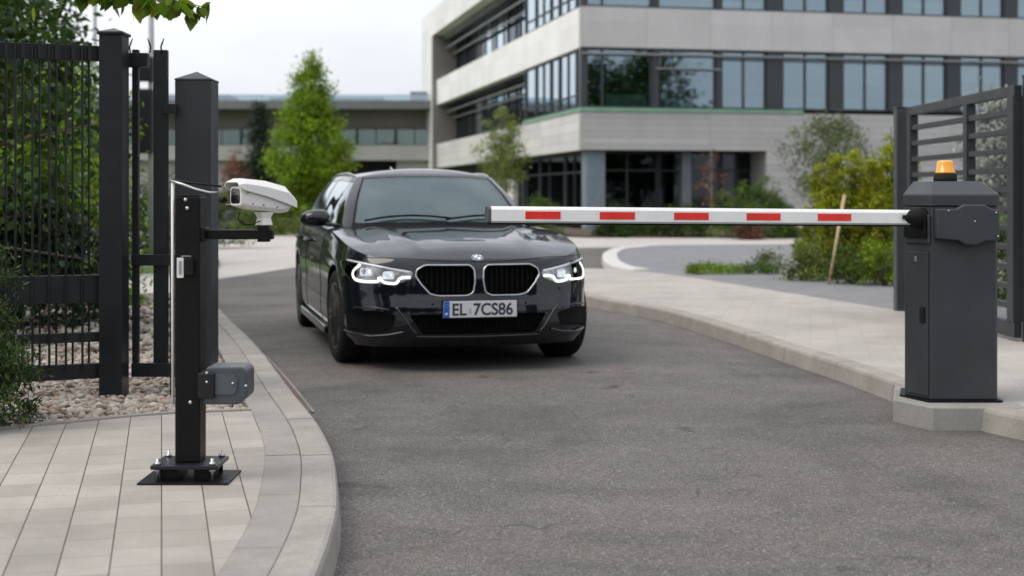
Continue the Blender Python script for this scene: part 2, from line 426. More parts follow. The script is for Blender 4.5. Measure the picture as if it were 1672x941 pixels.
# right kerb and pavement
KR = [(9,3.6),(6.0,4.3),(4.4,4.9),(3.6,5.8),(3.0,6.35),(2.58,7.0),(2.38,7.6),(2.29,8.2),(2.17,9.28),(2.02,10.26),(1.76,12.1),(1.43,13.87),(.87,15.5),(.35,18),(.2,20),(.3,21.5)]
KRc = [tuple(p) for p in catmull(KR, 8)]
kerb('kerb_right', KRc, .14, M['kerb'], side=-1)
inr = offset_curve(KRc, -.142)
BED = [(1.82,21.1),(2.34,19.6),(2.9,17.3),(3.45,14.9),(3.80,13.4),(4.05,12),(4.2,10),(4.3,7),(4.4,6.5),(9,6.2)]
platform('sidewalk_right', inr+[(1.2,21.6),(1.8,21.2)]+BED[1:], -.02, SW-.006, M['paver_r'])
ISL = [(1.82,21.2),(1.60,22.5),(1.60,24.7),(1.87,28.2),(2.5,30.8),(4.5,32.6),(14,33.5)]
ISLc = [tuple(p) for p in catmull(ISL, 6)]
platform('grey_gravel_bed', BED[::-1][:-1]+offset_curve(ISLc, -.10)+[(30,33.5),(30,6.2)], -.02, SW-.02, M['dgravel'])
kerb('island_kerb', ISLc, .28, plain('white_kerb', (.52,.50,.48), .8, var=.1, bump=.1), side=-1)
platform('planting_bed', [gp(700,379),gp(960,388),gp(1320,388),gp(2100,388),(60,51.3),(3,50.6),(-6,56)], -.02, .06, M['soil'])
platform('planting_bed_left', [gp(-900,378),gp(700,377.5),(-4.5,83),(-60,83)], -.02, .07, M['lawn'])

# ------------------------------------------------------------------ pebbles
def pebbles(name, n, region, z, r0, r1, m, seed, sub=1):
    rng = np.random.default_rng(seed)
    bm = bmesh.new(); bmesh.ops.create_icosphere(bm, subdivisions=sub, radius=1)
    bv = np.array([v.co[:] for v in bm.verts]); bf = np.array([[v.index for v in f.verts] for f in bm.faces]); bm.free()
    pts = []
    while len(pts) < n:
        p = region(rng)
        if p is not None: pts.append(p)
    V = []; Fc = []
    for i, (x, y) in enumerate(pts):
        r = rng.uniform(r0, r1); s = np.array([rng.uniform(.75, 1.35), rng.uniform(.6, 1.0), rng.uniform(.4, .75)])*r
        q = bv*s*(1+rng.normal(0, .09, (len(bv), 1)))
        a, b = rng.uniform(0, 6.28), rng.normal(0, .35); ca, sa, cb, sb = math.cos(a), math.sin(a), math.cos(b), math.sin(b)
        q = q@np.array([[cb,0,sb],[0,1,0],[-sb,0,cb]]); q = q@np.array([[ca,-sa,0],[sa,ca,0],[0,0,1]])
        V.append(q+np.array([x, y, z+rng.uniform(-.3, .75)*r])); Fc.append(bf+i*len(bv))
    V = np.concatenate(V); Fc = np.concatenate(Fc); me = bpy.data.meshes.new(name)
    me.vertices.add(len(V)); me.vertices.foreach_set('co', V.ravel()); me.loops.add(len(Fc)*3); me.loops.foreach_set('vertex_index', Fc.ravel())
    me.polygons.add(len(Fc)); me.polygons.foreach_set('loop_start', np.arange(len(Fc))*3); me.polygons.foreach_set('loop_total', np.full(len(Fc), 3))
    me.polygons.foreach_set('use_smooth', np.ones(len(Fc), bool)); me.update(calc_edges=True); me.materials.append(m)
    o = bpy.data.objects.new(name, me); C.objects.link(o); return o
def pebmat():
    n = N('river_pebbles'); g = n.n('ShaderNodeNewGeometry')
    c = n.ramp(g.outputs['Random Per Island'], [(0, (.16,.125,.10)), (.2, (.30,.245,.20)), (.45, (.42,.36,.30)), (.7, (.36,.34,.32)), (.88, (.54,.49,.42)), (1, (.24,.15,.10))])
    c = n.mix(1, c, n.ramp(n.noise(45, 4, .6), [(.3, .72), (.7, 1.12)]), 'MULTIPLY'); n.set(col=c, rough=.7, spec=.35); n.bump(n.noise(120, 3), .2, .003); return n.m
PM = pebmat()
bx = np.array([p[0] for p in BNDc]); by = np.array([p[1] for p in BNDc]); fx = np.array([p[0] for p in far]); fy = np.array([p[1] for p in far])
def reg(y0, y1, x0, lo=-.02):
    def f(rng):
        y = rng.uniform(y0, y1); x = rng.uniform(x0*(y/7.0), -.9)
        if y < np.interp(x, bx, by)+.05+lo: return None
        if x > np.interp(y, fy, fx)-.03: return None
        return (x, y)
    return f
tag(pebbles('gravel', 9000, reg(6.0, 10.0, -3.1), SW-.026, .015, .035, PM, 3), 'bed of beige and brown river pebbles under the dark bar fence', 'gravel', kind='stuff')
tag(pebbles('gravel', 2200, reg(10.0, 15.7, -3.0), SW-.03, .03, .06, PM, 4), 'far part of the beige pebble bed seen through the gate bars', 'gravel', kind='stuff')

# ------------------------------------------------------------------ foliage
def leafmesh(name, P, size, m, parent=None, rng=None, down=0.0, shape='leaf', aspect=.55, kind=None, flat=0.0):
    """P: n x 3 leaf positions -> one mesh of small folded leaves"""
    rng = rng or np.random.default_rng(1); n = len(P)
    d = rng.normal(0, 1, (n, 3)); d[:, 2] -= down; d /= np.linalg.norm(d, axis=1)[:, None]
    t = rng.normal(0, 1, (n, 3)); t[:, 2] += flat; t -= d*(t*d).sum(1)[:, None]; t /= np.linalg.norm(t, axis=1)[:, None]
    s_ = np.cross(d, t); L_ = size*rng.uniform(.6, 1.25, (n, 1))
    if shape == 'leaf':      # 5 verts: base, two sides, tip (kite folded at the midrib)
        q = np.stack([P, P+d*L_*.45+s_*L_*aspect*.5+t*L_*.08, P+d*L_, P+d*L_*.45-s_*L_*aspect*.5+t*L_*.08], 1)
        V = q.reshape(-1, 3); Fc = (np.arange(n)[:, None]*4+np.array([0, 1, 2, 3])).ravel(); k = 4
    else:                    # ovate leaf with pointed tip: 6-gon
        q = np.stack([P, P+d*L_*.22+s_*L_*aspect*.42, P+d*L_*.5+s_*L_*aspect*.5, P+d*L_*.82+s_*L_*aspect*.2, P+d*L_, P+d*L_*.82-s_*L_*aspect*.2, P+d*L_*.5-s_*L_*aspect*.5, P+d*L_*.22-s_*L_*aspect*.42], 1)
        V = q.reshape(-1, 3); Fc = (np.arange(n)[:, None]*8+np.arange(8)).ravel(); k = 8
    me = bpy.data.meshes.new(name); me.vertices.add(len(V)); me.vertices.foreach_set('co', V.ravel().astype(np.float32))
    me.loops.add(len(Fc)); me.loops.foreach_set('vertex_index', Fc.astype(np.int32)); me.polygons.add(n)
    me.polygons.foreach_set('loop_start', np.arange(n)*k); me.polygons.foreach_set('loop_total', np.full(n, k)); me.update(calc_edges=True)
    me.materials.append(m); o = bpy.data.objects.new(name, me); C.objects.link(o)
    if parent: o.parent = parent
    if kind: o['kind'] = kind
    return o

def clumps(rng, n, prof, h0, h1, per, cr, shell=.55, gap=0.0, upbias=0.0):
    """leaf positions in clumps spread through a crown whose radius is prof(t), t in 0..1 along its height"""
    out_ = []; cen = []
    tt = rng.uniform(0, 1, n*3); w_ = np.array([max(.02, prof(t))**1.2 for t in tt]); idx = rng.choice(len(tt), n, replace=False, p=w_/w_.sum())
    for t in tt[idx]:
        a = rng.uniform(0, 2*PI); rr = prof(t)*(rng.uniform(shell, 1.0) if rng.random() > .25 else rng.uniform(.1, shell))*(1+.16*math.sin(3*a+7*t))
        c = np.array([rr*math.cos(a), rr*math.sin(a), h0+(h1-h0)*t]); cen.append(c)
        k = max(3, int(per*rng.uniform(.5, 1.4))); s = cr*rng.uniform(.6, 1.35)
        out_.append(c+rng.normal(0, 1, (k, 3))*np.array([s, s, s*.75]))
    return np.concatenate(out_), cen

def tree(name, label, cat, loc, H, prof, h0, n, per, cr, leaf, lm, bark='bark', seed=1, trunk_r=.06, group=None, limbs=14, shell=.55, shape='leaf', aspect=.55, down=.2):
    rng = np.random.default_rng(seed); root = thing(name, label, cat, loc, group=group)
    P, cen = clumps(rng, n, prof, h0, H, per, cr, shell)
    leafmesh('crown', P, leaf, lm, root, rng, down=down, aspect=aspect)
    mb = MB(); bend = rng.normal(0, .02, 2)*H
    tp = [(bend[0]*math.sin(t*3)*.5, bend[1]*math.sin(t*2.5)*.5, H*.93*t) for t in np.linspace(0, 1, 9)]
    mb.tube(tp, [trunk_r*(1.15-.98*t) for t in np.linspace(0, 1, 9)], 8)
    order = rng.permutation(len(cen))[:limbs]
    for i in order:
        c = cen[i]; zb = max(h0*.7, c[2]-.35*np.hypot(c[0], c[1])-.1*H*rng.random()); t = zb/(H*.93)
        b = Vector((bend[0]*math.sin(t*3)*.5, bend[1]*math.sin(t*2.5)*.5, zb)); e = Vector(c)
        mid = (b+e)/2+Vector((0, 0, .06*H*rng.random())); r0 = trunk_r*(1.1-.95*t)*.5
        mb.tube([b, mid, e], [r0, r0*.6, r0*.2], 5)
    mb.build('trunk', M[bark], root)
    return root

def bush(name, label, loc, rx, ry, h, n, per, leaf, lm, seed, group=None, cr=.12, aspect=.55, z0=.05, stems=True, cat='shrub', down=-.3):
    rng = np.random.default_rng(seed); root = thing(name, label, cat, loc, group=group)
    pts = []
    for i in range(n):
        a = rng.uniform(0, 2*PI); t = rng.uniform(0, 1)**.7; ph = math.acos(t*.98)
        q = rng.uniform(.6, 1.0)*(1+.15*math.sin(3*a+seed))
        c = np.array([rx*q*math.sin(ph)*math.cos(a), ry*q*math.sin(ph)*math.sin(a), z0+(h-z0)*q*math.cos(ph)])
        if rng.random() < .35: c[2] = z0+(c[2]-z0)*rng.random()
        k = int(per*rng.uniform(.5, 1.4)); pts.append(c+rng.normal(0, cr*rng.uniform(.6, 1.3), (k, 3)))
    P = np.concatenate(pts); P[:, 2] = np.maximum(P[:, 2], .02)
    leafmesh('foliage', P, leaf, lm, root, rng, aspect=aspect, down=down)
    if stems:
        mb = MB()
        for i in range(9):
            a = rng.uniform(0, 2*PI); e = (rx*.6*math.cos(a), ry*.6*math.sin(a), h*rng.uniform(.5, .85))
            mb.tube([(e[0]*.12, e[1]*.12, 0), (e[0]*.5, e[1]*.5, e[2]*.55), e], [.012, .008, .004], 5)
        mb.build('stems', M['bark'], root)
    return root

def cone(rmax, pk=.25, pw=1.0):
    return lambda t: rmax*((t/pk)**.5 if t < pk else (1-((t-pk)/(1-pk)))**pw)+.03
def egg(rmax): return lambda t: rmax*math.sin(PI*min(1, max(0, .06+.92*t)))**.7

def placed(px, Y): return ((px-CX)*Y/F, Y, 0)

# ------------------------------------------------------------------ office building
exa = math.atan2(.2104, .9776)
BR = thing('office_building', 'grey and white office block with ribbon windows and a dark ground floor recess', 'building', (2.53, 51, 0), exa)
M['pan_r'] = None
def panels(name, c, axis, step, hor=None):
    n = N(name); se = n.n('ShaderNodeSeparateXYZ'); n.l(n.coord(), se.inputs[0]); u = se.outputs[axis]; z = se.outputs['Z']
    fr = n.math('FRACT', n.math('DIVIDE', u, step)); j = n.math('LESS_THAN', fr, .02/step)
    wn = n.n('ShaderNodeTexWhiteNoise'); wn.noise_dimensions = '2D'; cb = n.n('ShaderNodeCombineXYZ')
    n.l(n.math('FLOOR', n.math('DIVIDE', u, step)), cb.inputs[0]); n.l(n.math('FLOOR', n.math('DIVIDE', z, hor or 3.8)), cb.inputs[1]); n.l(cb.outputs[0], wn.inputs['Vector'])
    a = n.ramp(wn.outputs['Value'], [(0, tuple(x*.90 for x in c)), (1, tuple(x*1.06 for x in c))])
    a = n.mix(1, a, n.ramp(n.noise(.8, 5, .6), [(.3, .92), (.7, 1.05)]), 'MULTIPLY')
    if hor:
        jh = n.math('LESS_THAN', n.math('FRACT', n.math('DIVIDE', z, hor)), .018/hor); j = n.math('MAXIMUM', j, jh)
    a = n.mix(n.math('MULTIPLY', j, .55), a, (.16,.155,.15)); n.set(col=a, rough=.6, spec=.35); return n.m
panR = panels('shaded_face_panels', (.54,.535,.53), 'X', 2.45)  # both right-face materials are darker copies, that side's shade put into the colour
panR2 = panels('shaded_grey_lined_cladding', (.455,.45,.447), 'X', 4.9, .24)
panL = panels('lit_face_panels', (.86,.85,.83), 'Y', 3.2)  # both left-face materials are lighter copies, the light from the left painted in
panL2 = panels('lit_side_cladding', (.64,.625,.605), 'Y', 3.2, .36)
frameM = plain('dark_window_frame', (.035,.042,.048), .5, var=.1, scale=1)
def glassmat(name, tint, fac, gl=(.82,.9,1.0)):
    n = N(name); t = n.n('ShaderNodeBsdfTransparent'); t.inputs[0].default_value = (*tint, 1); g = n.n('ShaderNodeBsdfGlossy'); g.inputs['Color'].default_value = (*gl, 1)
    g.inputs['Roughness'].default_value = .02; lw = n.n('ShaderNodeLayerWeight'); lw.inputs[0].default_value = .35
    f = n.math('ADD', n.math('MULTIPLY', lw.outputs['Fresnel'], .8), fac); 
    bp = n.n('ShaderNodeBump'); bp.inputs['Strength'].default_value = .02; bp.inputs['Distance'].default_value = .05; n.l(n.noise(.7, 2), bp.inputs['Height']); n.l(bp.outputs[0], g.inputs['Normal'])
    f = n.math('MINIMUM', f, 1.0); m = n.n('ShaderNodeMixShader'); n.l(f, m.inputs[0]); n.l(t.outputs[0], m.inputs[1]); n.l(g.outputs[0], m.inputs[2]); n.l(m.outputs[0], n.out.inputs['Surface']); return n.m
glassR = glassmat('office_glass', (.60,.72,.70), .21, (.72,.86,1.0))
glassL = glassmat('side_glass', (.40,.5,.5), .62, (.82,.93,1.0))
glassD = glassmat('dark_ground_glass', (.30,.34,.33), .01)
greenS = plain('green_sill', (.20,.38,.26), .5, var=.15, scale=1)
interior = plain('interior_wall', (.20,.21,.20), .9, var=.3, scale=.5)
cab = plain('white_cabinet', (.62,.72,.70), .6)
# bands (floor spandrels): right face at y=0, left face at x=0
def part(nm, m, fn, parent=BR, **k): mb = MB(); fn(mb); return mb.build(nm, m, parent, **k)
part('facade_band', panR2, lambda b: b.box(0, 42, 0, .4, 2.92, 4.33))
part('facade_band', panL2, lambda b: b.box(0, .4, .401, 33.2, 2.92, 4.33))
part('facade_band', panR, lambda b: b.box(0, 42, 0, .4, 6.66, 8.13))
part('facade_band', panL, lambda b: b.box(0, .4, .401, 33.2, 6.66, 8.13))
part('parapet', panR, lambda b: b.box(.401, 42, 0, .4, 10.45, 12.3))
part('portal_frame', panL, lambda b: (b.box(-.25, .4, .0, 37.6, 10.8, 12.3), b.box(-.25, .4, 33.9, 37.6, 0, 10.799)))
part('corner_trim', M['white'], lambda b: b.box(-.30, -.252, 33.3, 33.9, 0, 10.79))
part('portal_reveal', plain('reveal_taupe', (.22,.20,.19), .7, var=.1), lambda b: b.box(-.25, 6.5, 33.22, 33.899, 0, 10.79))
part('sill_strip', greenS, lambda b: (b.box(-.05, 8.6, -.05, .3, 4.331, 4.45), b.box(-.05, .3, .301, 9.6, 4.331, 4.45)))
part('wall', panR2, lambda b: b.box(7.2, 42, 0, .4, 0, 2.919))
part('roof', interior, lambda b: b.box(.41, 42, .41, 37.5, 10.5, 12.2))
part('floor_slab', interior, lambda b: (b.box(.41, 42, .41, 33, 4.0, 4.36), b.box(.41, 42, .41, 33, 6.9, 8.1), b.box(.41, 42, .41, 33, 2.93, 3.2)))
part('inner_wall', interior, lambda b: (b.box(5.5, 42, 6, 6.3, 0, 10.4), b.box(5.5, 5.8, 6.31, 33, 0, 10.4)))
def window(x0, x1, z0, z1, face='r', muls=(), rec=.12, gm=None, bars=False, tran=None, fw=.07):
    """one window: frame part with a pane below it"""
    mb = MB(); g = MB()
    def bx_(a, b, d0, d1, c, d):
        if face == 'r': mb.box(a, b, d0, d1, c, d)
        else: mb.box(d0, d1, a, b, c, d)
    bx_(x0, x1, rec, rec+.12, z0, z0+fw); bx_(x0, x1, rec, rec+.12, z1-fw, z1); bx_(x0, x0+fw, rec, rec+.12, z0+fw, z1-fw); bx_(x1-fw, x1, rec, rec+.12, z0+fw, z1-fw)
    for m_ in muls: bx_(m_-.035, m_+.035, rec+.005, rec+.115, z0+fw, z1-fw)
    if tran: bx_(x0+fw, x1-fw, rec+.01, rec+.11, tran-.03, tran+.03)
    f = mb.build('window', frameM, BR)
    if face == 'r': g.box(x0+fw*.5, x1-fw*.5, rec+.055, rec+.075, z0+fw*.5, z1-fw*.5)
    else: g.box(rec+.055, rec+.075, x0+fw*.5, x1-fw*.5, z0+fw*.5, z1-fw*.5)
    g.build('pane', gm or glassR, f)
    return f
xs = [(.19, 2.70), (2.92, 5.18), (5.38, 7.18)]+[(7.80+2.44*i, 9.68+2.44*i) for i in range(12)]
for fl, (z0, z1) in enumerate(((4.46, 6.64), (8.14, 10.43))):
    for i, (a, b) in enumerate(xs):
        if i == 0: f = window(a, b, z0, z1, 'r', (a+.62,))
        elif i == 1: f = window(a, b, z0, z1, 'r', ())
        else: f = window(a, b, z0, z1, 'r', ((a+b)/2,), tran=z1-.34)
        mb = MB(); rr = random.Random(i*7+fl)
        if rr.random() < .75 or i < 3:
            c0 = a+.12 if i else a+.8; c1 = (a+b)/2-.1 if (i > 2 and rr.random() < .5) else b-.15
            mb.box(c0, c1, .32, .55, z0+.02, z0+.02+rr.uniform(.35, .55)); mb.build('cabinet', cab, f)
        if i >= 2 and rr.random() < .7:
            mb = MB(); s0 = (a+b)/2 if rr.random() < .5 else a+.1; s1 = s0+(b-a)*.42
            zt = z0+(z1-z0)*rr.uniform(.25, .7); mb.box(s0, s1, .40, .43, zt, z1-.08); mb.build('blind', plain('blind', (.45,.55,.62), .8, var=.05), f)
    for a, b in [(0, .19)]+[(xs[i][1], xs[i+1][0]) for i in range(len(xs)-1)]+[(xs[-1][1], 42)]:
        mb = MB(); mb.box(a, b, .05, .5, z0, z1); mb.build('pier', frameM, BR)
    mb = MB(); mb.bar((0, -.10, z1-.22), (37, -.10, z1-.22), .05, .06); mb.bar((2.8, -.10, z1-.72), (5.3, -.10, z1-.72), .05, .05)
    for i in range(16): mb.bar((.1+2.45*i, -.1, z1-.22), (.1+2.45*i, .1, z1-.22), .04, .04)
    mb.build('sunshade_rail', M['greytrim'], BR)
    # left face: flush glazing near the corner, recessed ribbon further back
    mul = [(.25, 1.05), (1.1, 3.6), (3.7, 5.0), (5.1, 7.6), (7.7, 9.55)]
    for a, b in mul: window(a, b, z0, z1, 'l', ((a+b)/2,) if b-a > 2 else (), tran=z0+.5, gm=glassL, rec=.06)
    for k in range(8): window(9.75+2.93*k, 9.75+2.93*k+2.88, z0, z1, 'l', (9.75+2.9*k+1.0,), rec=1.15, gm=glassD if k in (6, 7, 2) else glassL)
    part('recess_soffit', frameM, lambda b: b.box(.401, 1.6, 9.66, 33.2, z1, z1+.04))
    part('recess_cheek', frameM, lambda b: b.box(.05, 1.3, 9.56, 9.66, z0, z1))
    part('sunshade_rail', M['greytrim'], lambda b: (b.box(.5, .58, 9.7, 33.2, z1-.45, z1-.37), b.box(.9, .98, 9.7, 33.2, z1-.8, z1-.72)))
# ground floor: recessed glazing and columns
part('column', plain('blue_grey_column', (.17,.21,.245), .6), lambda b: b.box(.25, .95, .25, .95, 0, 2.92))
part('column', plain('blue_grey_column', (.12,.14,.16), .6), lambda b: b.box(4.0, 4.35, .5, .85, 0, 2.92))
for a, b in ((1.0, 3.4), (3.45, 5.9), (5.95, 7.2)): window(a, b, .12, 2.9, 'r', ((a+b)/2,), rec=1.6, gm=glassD, tran=2.2)
part('side_return', panR2, lambda b: b.box(7.15, 7.2, .0, 2.2, 0, 2.92))
for a, b in ((1.2, 5.2), (5.3, 9.6), (9.7, 14)): window(a, b, .12, 2.9, 'l', (a+2.6,), rec=.7, gm=glassD, tran=2.15, fw=.1)
part('door_panel', M['white'], lambda b: b.box(.60, .66, 1.5, 2.15, .1, 2.0))
part('wall', panL2, lambda b: b.box(.5, .9, 14.05, 33.2, 0, 2.0))
part('painted_dark_opening', plain('painted_void', (.02,.02,.022), .9), lambda b: b.box(.6, .9, 14.05, 33.2, 2.001, 2.919))  # solid near-black block; the opening's darkness is put into its colour

# ------------------------------------------------------------------ far building
FB = thing('low_building', 'low two storey building far behind the trees, flat roof with glass railing', 'building', (0, 85, 0))
fw_ = plain('far_concrete', (.40,.39,.37), .8, var=.08, scale=.5); fbr = plain('far_taupe_wall', (.21,.19,.17), .8, var=.1, scale=.5)
part('roof', plain('roof_fascia', (.16,.165,.17), .7), lambda b: b.box(-33, -4.3, -1.2, 12, 6.45, 6.95), FB)
part('roof_railing', glassmat('railing_glass', (.6,.7,.7), .25), lambda b: b.box(-32.5, -4.5, -.6, -.55, 6.96, 7.35), FB)
part('roof_plant_room', plain('plant_room', (.22,.24,.25), .7), lambda b: (b.box(-21.5, -17.5, 2, 5, 6.96, 7.5), b.box(-15, -8, 2, 5, 6.96, 7.35), b.box(-6.2, -5.0, .5, 2, 6.96, 7.6)), FB)
part('wall', fbr, lambda b: b.box(-33, -4.5, .8, 11.8, 5.35, 6.449), FB)
part('floor_band', fw_, lambda b: b.box(-33, -4.4, -.3, 11.8, 3.4, 4.30), FB)
part('ground_wall', fw_, lambda b: b.box(-33, -17.2, .2, 11.8, 0, 3.399), FB)
part('ground_wall', fw_, lambda b: b.box(-7.0, -4.4, .2, 11.8, 0, 3.399), FB)
part('painted_dark_recess', plain('painted_void', (.02,.02,.022), .9), lambda b: b.box(-17.1, -7.1, 1.5, 11.8, 0, 3.399), FB)  # near-black block; the shade of the recess is painted on as its colour
part('room_back', interior, lambda b: b.box(-32.9, -4.6, 3, 11.8, 4.31, 5.349), FB)
glassF = glassmat('far_glass', (.5,.6,.56), .12, (.75,.88,.85))
for k in range(12):
    x0 = -32.9+2.35*k; fr = MB(); fr.box(x0, x0+2.3, .5, .6, 4.31, 4.37); fr.box(x0, x0+2.3, .5, .6, 5.29, 5.349); fr.box(x0, x0+.06, .5, .6, 4.37, 5.29); fr.box(x0+2.24, x0+2.3, .5, .6, 4.37, 5.29); fr.box(x0+1.1, x0+1.16, .5, .6, 4.37, 5.29)
    f = fr.build('window', frameM, FB); g = MB(); g.box(x0+.03, x0+2.27, .54, .56, 4.34, 5.32); g.build('pane', glassF, f)
    if k in (11, 1, 6): g = MB(); g.box(x0+.5, x0+1.4, .9, .95, 4.4, 5.2); g.build('blind', M['white'], f)

# ------------------------------------------------------------------ trees and shrubs of the middle distance
tree('broadleaf_tree', 'bright green pointed young tree behind the black car', 'tree', placed(508, 45), 5.75, cone(1.34, .30, .80), .70, 330, 80, .17, .11, M['leaf_bright'], seed=3, trunk_r=.07, down=.6)
tree('conifer_tree', 'dark narrow conifer left of the bright green tree', 'tree', placed(422, 56), 5.3, cone(1.05, .10, .95), .2, 240, 80, .15, .10, M['leaf_conifer'], seed=4, trunk_r=.08)
tree('small_tree', 'thin pale green young tree in front of the office side wall', 'tree', placed(821, 43), 4.25, cone(.84, .35, .75), 1.3, 130, 42, .13, .09, M['leaf_pale'], seed=5, trunk_r=.035, limbs=26)
tree('airy_tree', 'grey green loose airy tree against the grey office wall', 'tree', placed(1352, 40), 3.6, egg(1.22), 1.0, 120, 60, .18, .09, M['leaf_grey'], seed=6, trunk_r=.04, limbs=30)
tree('red_sapling', 'reddish bare sapling before the dark ground floor recess', 'tree', placed(1160, 42), 2.75, egg(.40), .8, 30, 18, .09, .085, M['leaf_red'], 'barkpale', seed=7, trunk_r=.045, limbs=16)
tree('red_shrub', 'reddish brown shrub beside the dark conifer', 'shrub', placed(383, 50), 2.95, egg(.55), .3, 50, 50, .14, .09, M['leaf_red'], seed=8, trunk_r=.03)
gr = 'low shrubs in the planting beds'
bush('clipped_hedge', 'green rounded hedge under the red sapling by the office wall', placed(1236, 41), 1.40, .8, 1.62, 220, 80, .065, M['leaf_mid'], 11, cr=.10)
for i, (px, Y, rx, h, mm, sd_, lab) in enumerate([
    (885, 43, .6, 1.35, 'leaf_mid', 21, 'small green shrub by the office glass above the boom tip'),
    (1000, 42, .62, .85, 'leaf_dark', 22, 'low dark green shrub under the second red mark of the boom'),
    (1050, 42.5, .45, .72, 'leaf_mid', 23, 'lowest mid green shrub between two darker ones below the boom'),
    (1110, 42, .95, .9, 'leaf_dark', 24, 'wide dark green shrub under the third red mark of the boom'),
    (1224, 39.5, .32, .6, 'leaf_red', 25, 'small reddish shrub under the fourth red mark of the boom'),
    (600, 46, .9, 1.3, 'leaf_mid', 26, 'green shrub just behind the roof of the black car'),
    (545, 45, 1.1, 1.45, 'leaf_dark', 28, 'dark green shrub at the foot of the bright green tree'),
    (470, 46, 1.3, 1.5, 'leaf_mid', 27, 'broad mid green shrub right of the white camera'),
    (425, 44, .9, 1.2, 'leaf_pale', 29, 'pale green shrub directly behind the white camera mount'),
    (515, 43, .75, .85, 'leaf_pale', 30, 'pale grassy shrub above the left car mirror'),
    (395, 52, 1.2, 1.7, 'leaf_dark', 31, 'dark green shrub under the reddish brown shrub')]):
    bush('low_shrub', lab, placed(px, Y), rx, rx*.8, h, int(90*rx+25), 60, .07, M[mm], sd_, group=gr, cr=.10)

# golden thuja hedge beside the right gate, each column a shrub of its own
th = [(1338, 19.6, .28, 1.68), (1366, 19.2, .29, 1.85), (1396, 19.4, .30, 1.98), (1426, 19.0, .28, 1.80), (1455, 18.6, .27, 2.15), (1486, 18.8, .28, 1.8)]
thl = ['leftmost and lowest golden thuja of the hedge by the right gate', 'golden thuja behind the upper end of the leaning wooden stake', 'golden thuja just right of the leaning wooden stake', 'golden thuja second from the gate post in the hedge', 'tallest pointed golden thuja right beside the gate post', 'golden thuja half hidden behind the gate post']
for i, (px, Y, r, h) in enumerate(th):
    rng = np.random.default_rng(60+i); root = thing('thuja', thl[i], 'shrub', (placed(px, Y)[0], Y, .1), group='golden thuja columns of the hedge by the gate')
    P, cen = clumps(rng, 190, cone(r*1.08, .16, .85), .03, h*.90, 66, .042, shell=.72)
    leafmesh('foliage', P, .05, M['leaf_thuja'], root, rng, down=-1.3, aspect=.4)
    mb = MB(); mb.tube([(0,0,0),(0.01,0,h*.5),(0,0,h*.95)], [.03,.02,.006], 6)
    for c in cen[:14]: mb.tube([(0,0,max(.05,c[2]-.25)), tuple(c)], [.008,.003], 4)
    mb.build('trunk', M['bark'], root)
P = []
for i, (px, Y, r, h, nm, lab, mk) in enumerate([(1320, 18.7, .30, .55, 'low_shrub', 'fresh green low plant at the left foot of the thuja hedge', 'leaf_pale'), (1445, 17.6, .36, .62, 'low_shrub', 'fresh green leafy plant at the foot of the thujas by the gate post', 'leaf_bright'), (1395, 18.0, .36, .45, 'low_shrub', 'low green plant under the middle of the thuja hedge', 'leaf_mid')]):
    bush(nm, lab, (placed(px, Y)[0], Y, .1), r, r*.8, h, 34, 50, .05, M[mk], 80+i, group='leafy plants at the foot of the thujas', cr=.06)
mb = MB(); a = placed(1353, 17.9); b_ = placed(1379, 18.0); mb.tube([(a[0], 17.9, .08), (b_[0], 18.0, 1.24)], [.018, .022], 8)
tag(mb.build('wooden_stake', plain('pale_wood', (.48,.36,.22), .8, var=.2, scale=20)), 'thin leaning pale wooden stake in front of the thuja hedge', 'stake')
bush('grass_tuft', 'bright yellow green ground plant on the grey gravel bed', (placed(1165, 20.3)[0], 20.3, .1), .46, .25, .12, 70, 50, .030, M['leaf_bright'], 90, cr=.04, stems=False, cat='plant', group='low ground plants on the grey gravel')
bush('grass_tuft', 'darker green ground plant right of the bright yellow green one', (placed(1238, 20.3)[0], 20.3, .1), .36, .22, .13, 50, 50, .030, M['leaf_mid'], 91, cr=.04, stems=False, cat='plant', group='low ground plants on the grey gravel')
bush('grass_tuft', 'pale grey green plant on the gravel left of the thuja hedge', (placed(1268, 22)[0], 22.5, .1), .30, .2, .2, 22, 30, .045, M['leaf_grey'], 92, cr=.07, stems=False, cat='plant', group='low ground plants on the grey gravel')

# ------------------------------------------------------------------ left: trees and shrubs behind the fence
def big_tree():
    rng = np.random.default_rng(5); root = thing('shade_tree', 'big dark green tree behind the left fence with branches hanging into view', 'tree', (-5.0, 11.2, .1))
    P = []; cen = []
    def cl(n, c, s, per, sp):
        for _ in range(n):
            q = np.array(c)+rng.normal(0, 1, 3)*np.array(s); cen.append(q); P.append(q+rng.normal(0, sp, (int(per*rng.uniform(.5, 1.4)), 3)))
    cl(240, (.2, 0, 2.6), (.9, .7, .75), 55, .15); cl(110, (-.4, .2, 1.4), (.8, .7, .7), 50, .16)
    cl(40, (.9, -.2, 3.6), (.9, .6, .45), 45, .15); cl(26, (.75, -.6, 1.95), (.45, .4, .3), 28, .12)
    P = np.concatenate(P); P = P[P[:, 2] > .05]; P = P[(P[:, 0] < 1.75-.38*np.maximum(0, P[:, 2]-1.55)-.1*rng.random(len(P)))]
    leafmesh('crown', P, .085, M['leaf_dark'], root, rng, down=.7, shape='ovate', aspect=.62)
    mb = MB(); mb.tube([(0,0,0),(.05,.02,1.2),(.12,0,2.6),(.2,0,4.2)], [.13,.11,.08,.03], 10)
    for i in rng.permutation(len(cen))[:60]:
        c = cen[i]; zb = max(.6, c[2]-.6); mb.tube([(.08,0,zb), tuple((c+np.array([.08,0,zb]))/2+np.array([0,0,.12])), tuple(c)], [.03,.018,.005], 5)
    mb.build('trunk', M['bark'], root)
    return root
big_tree()
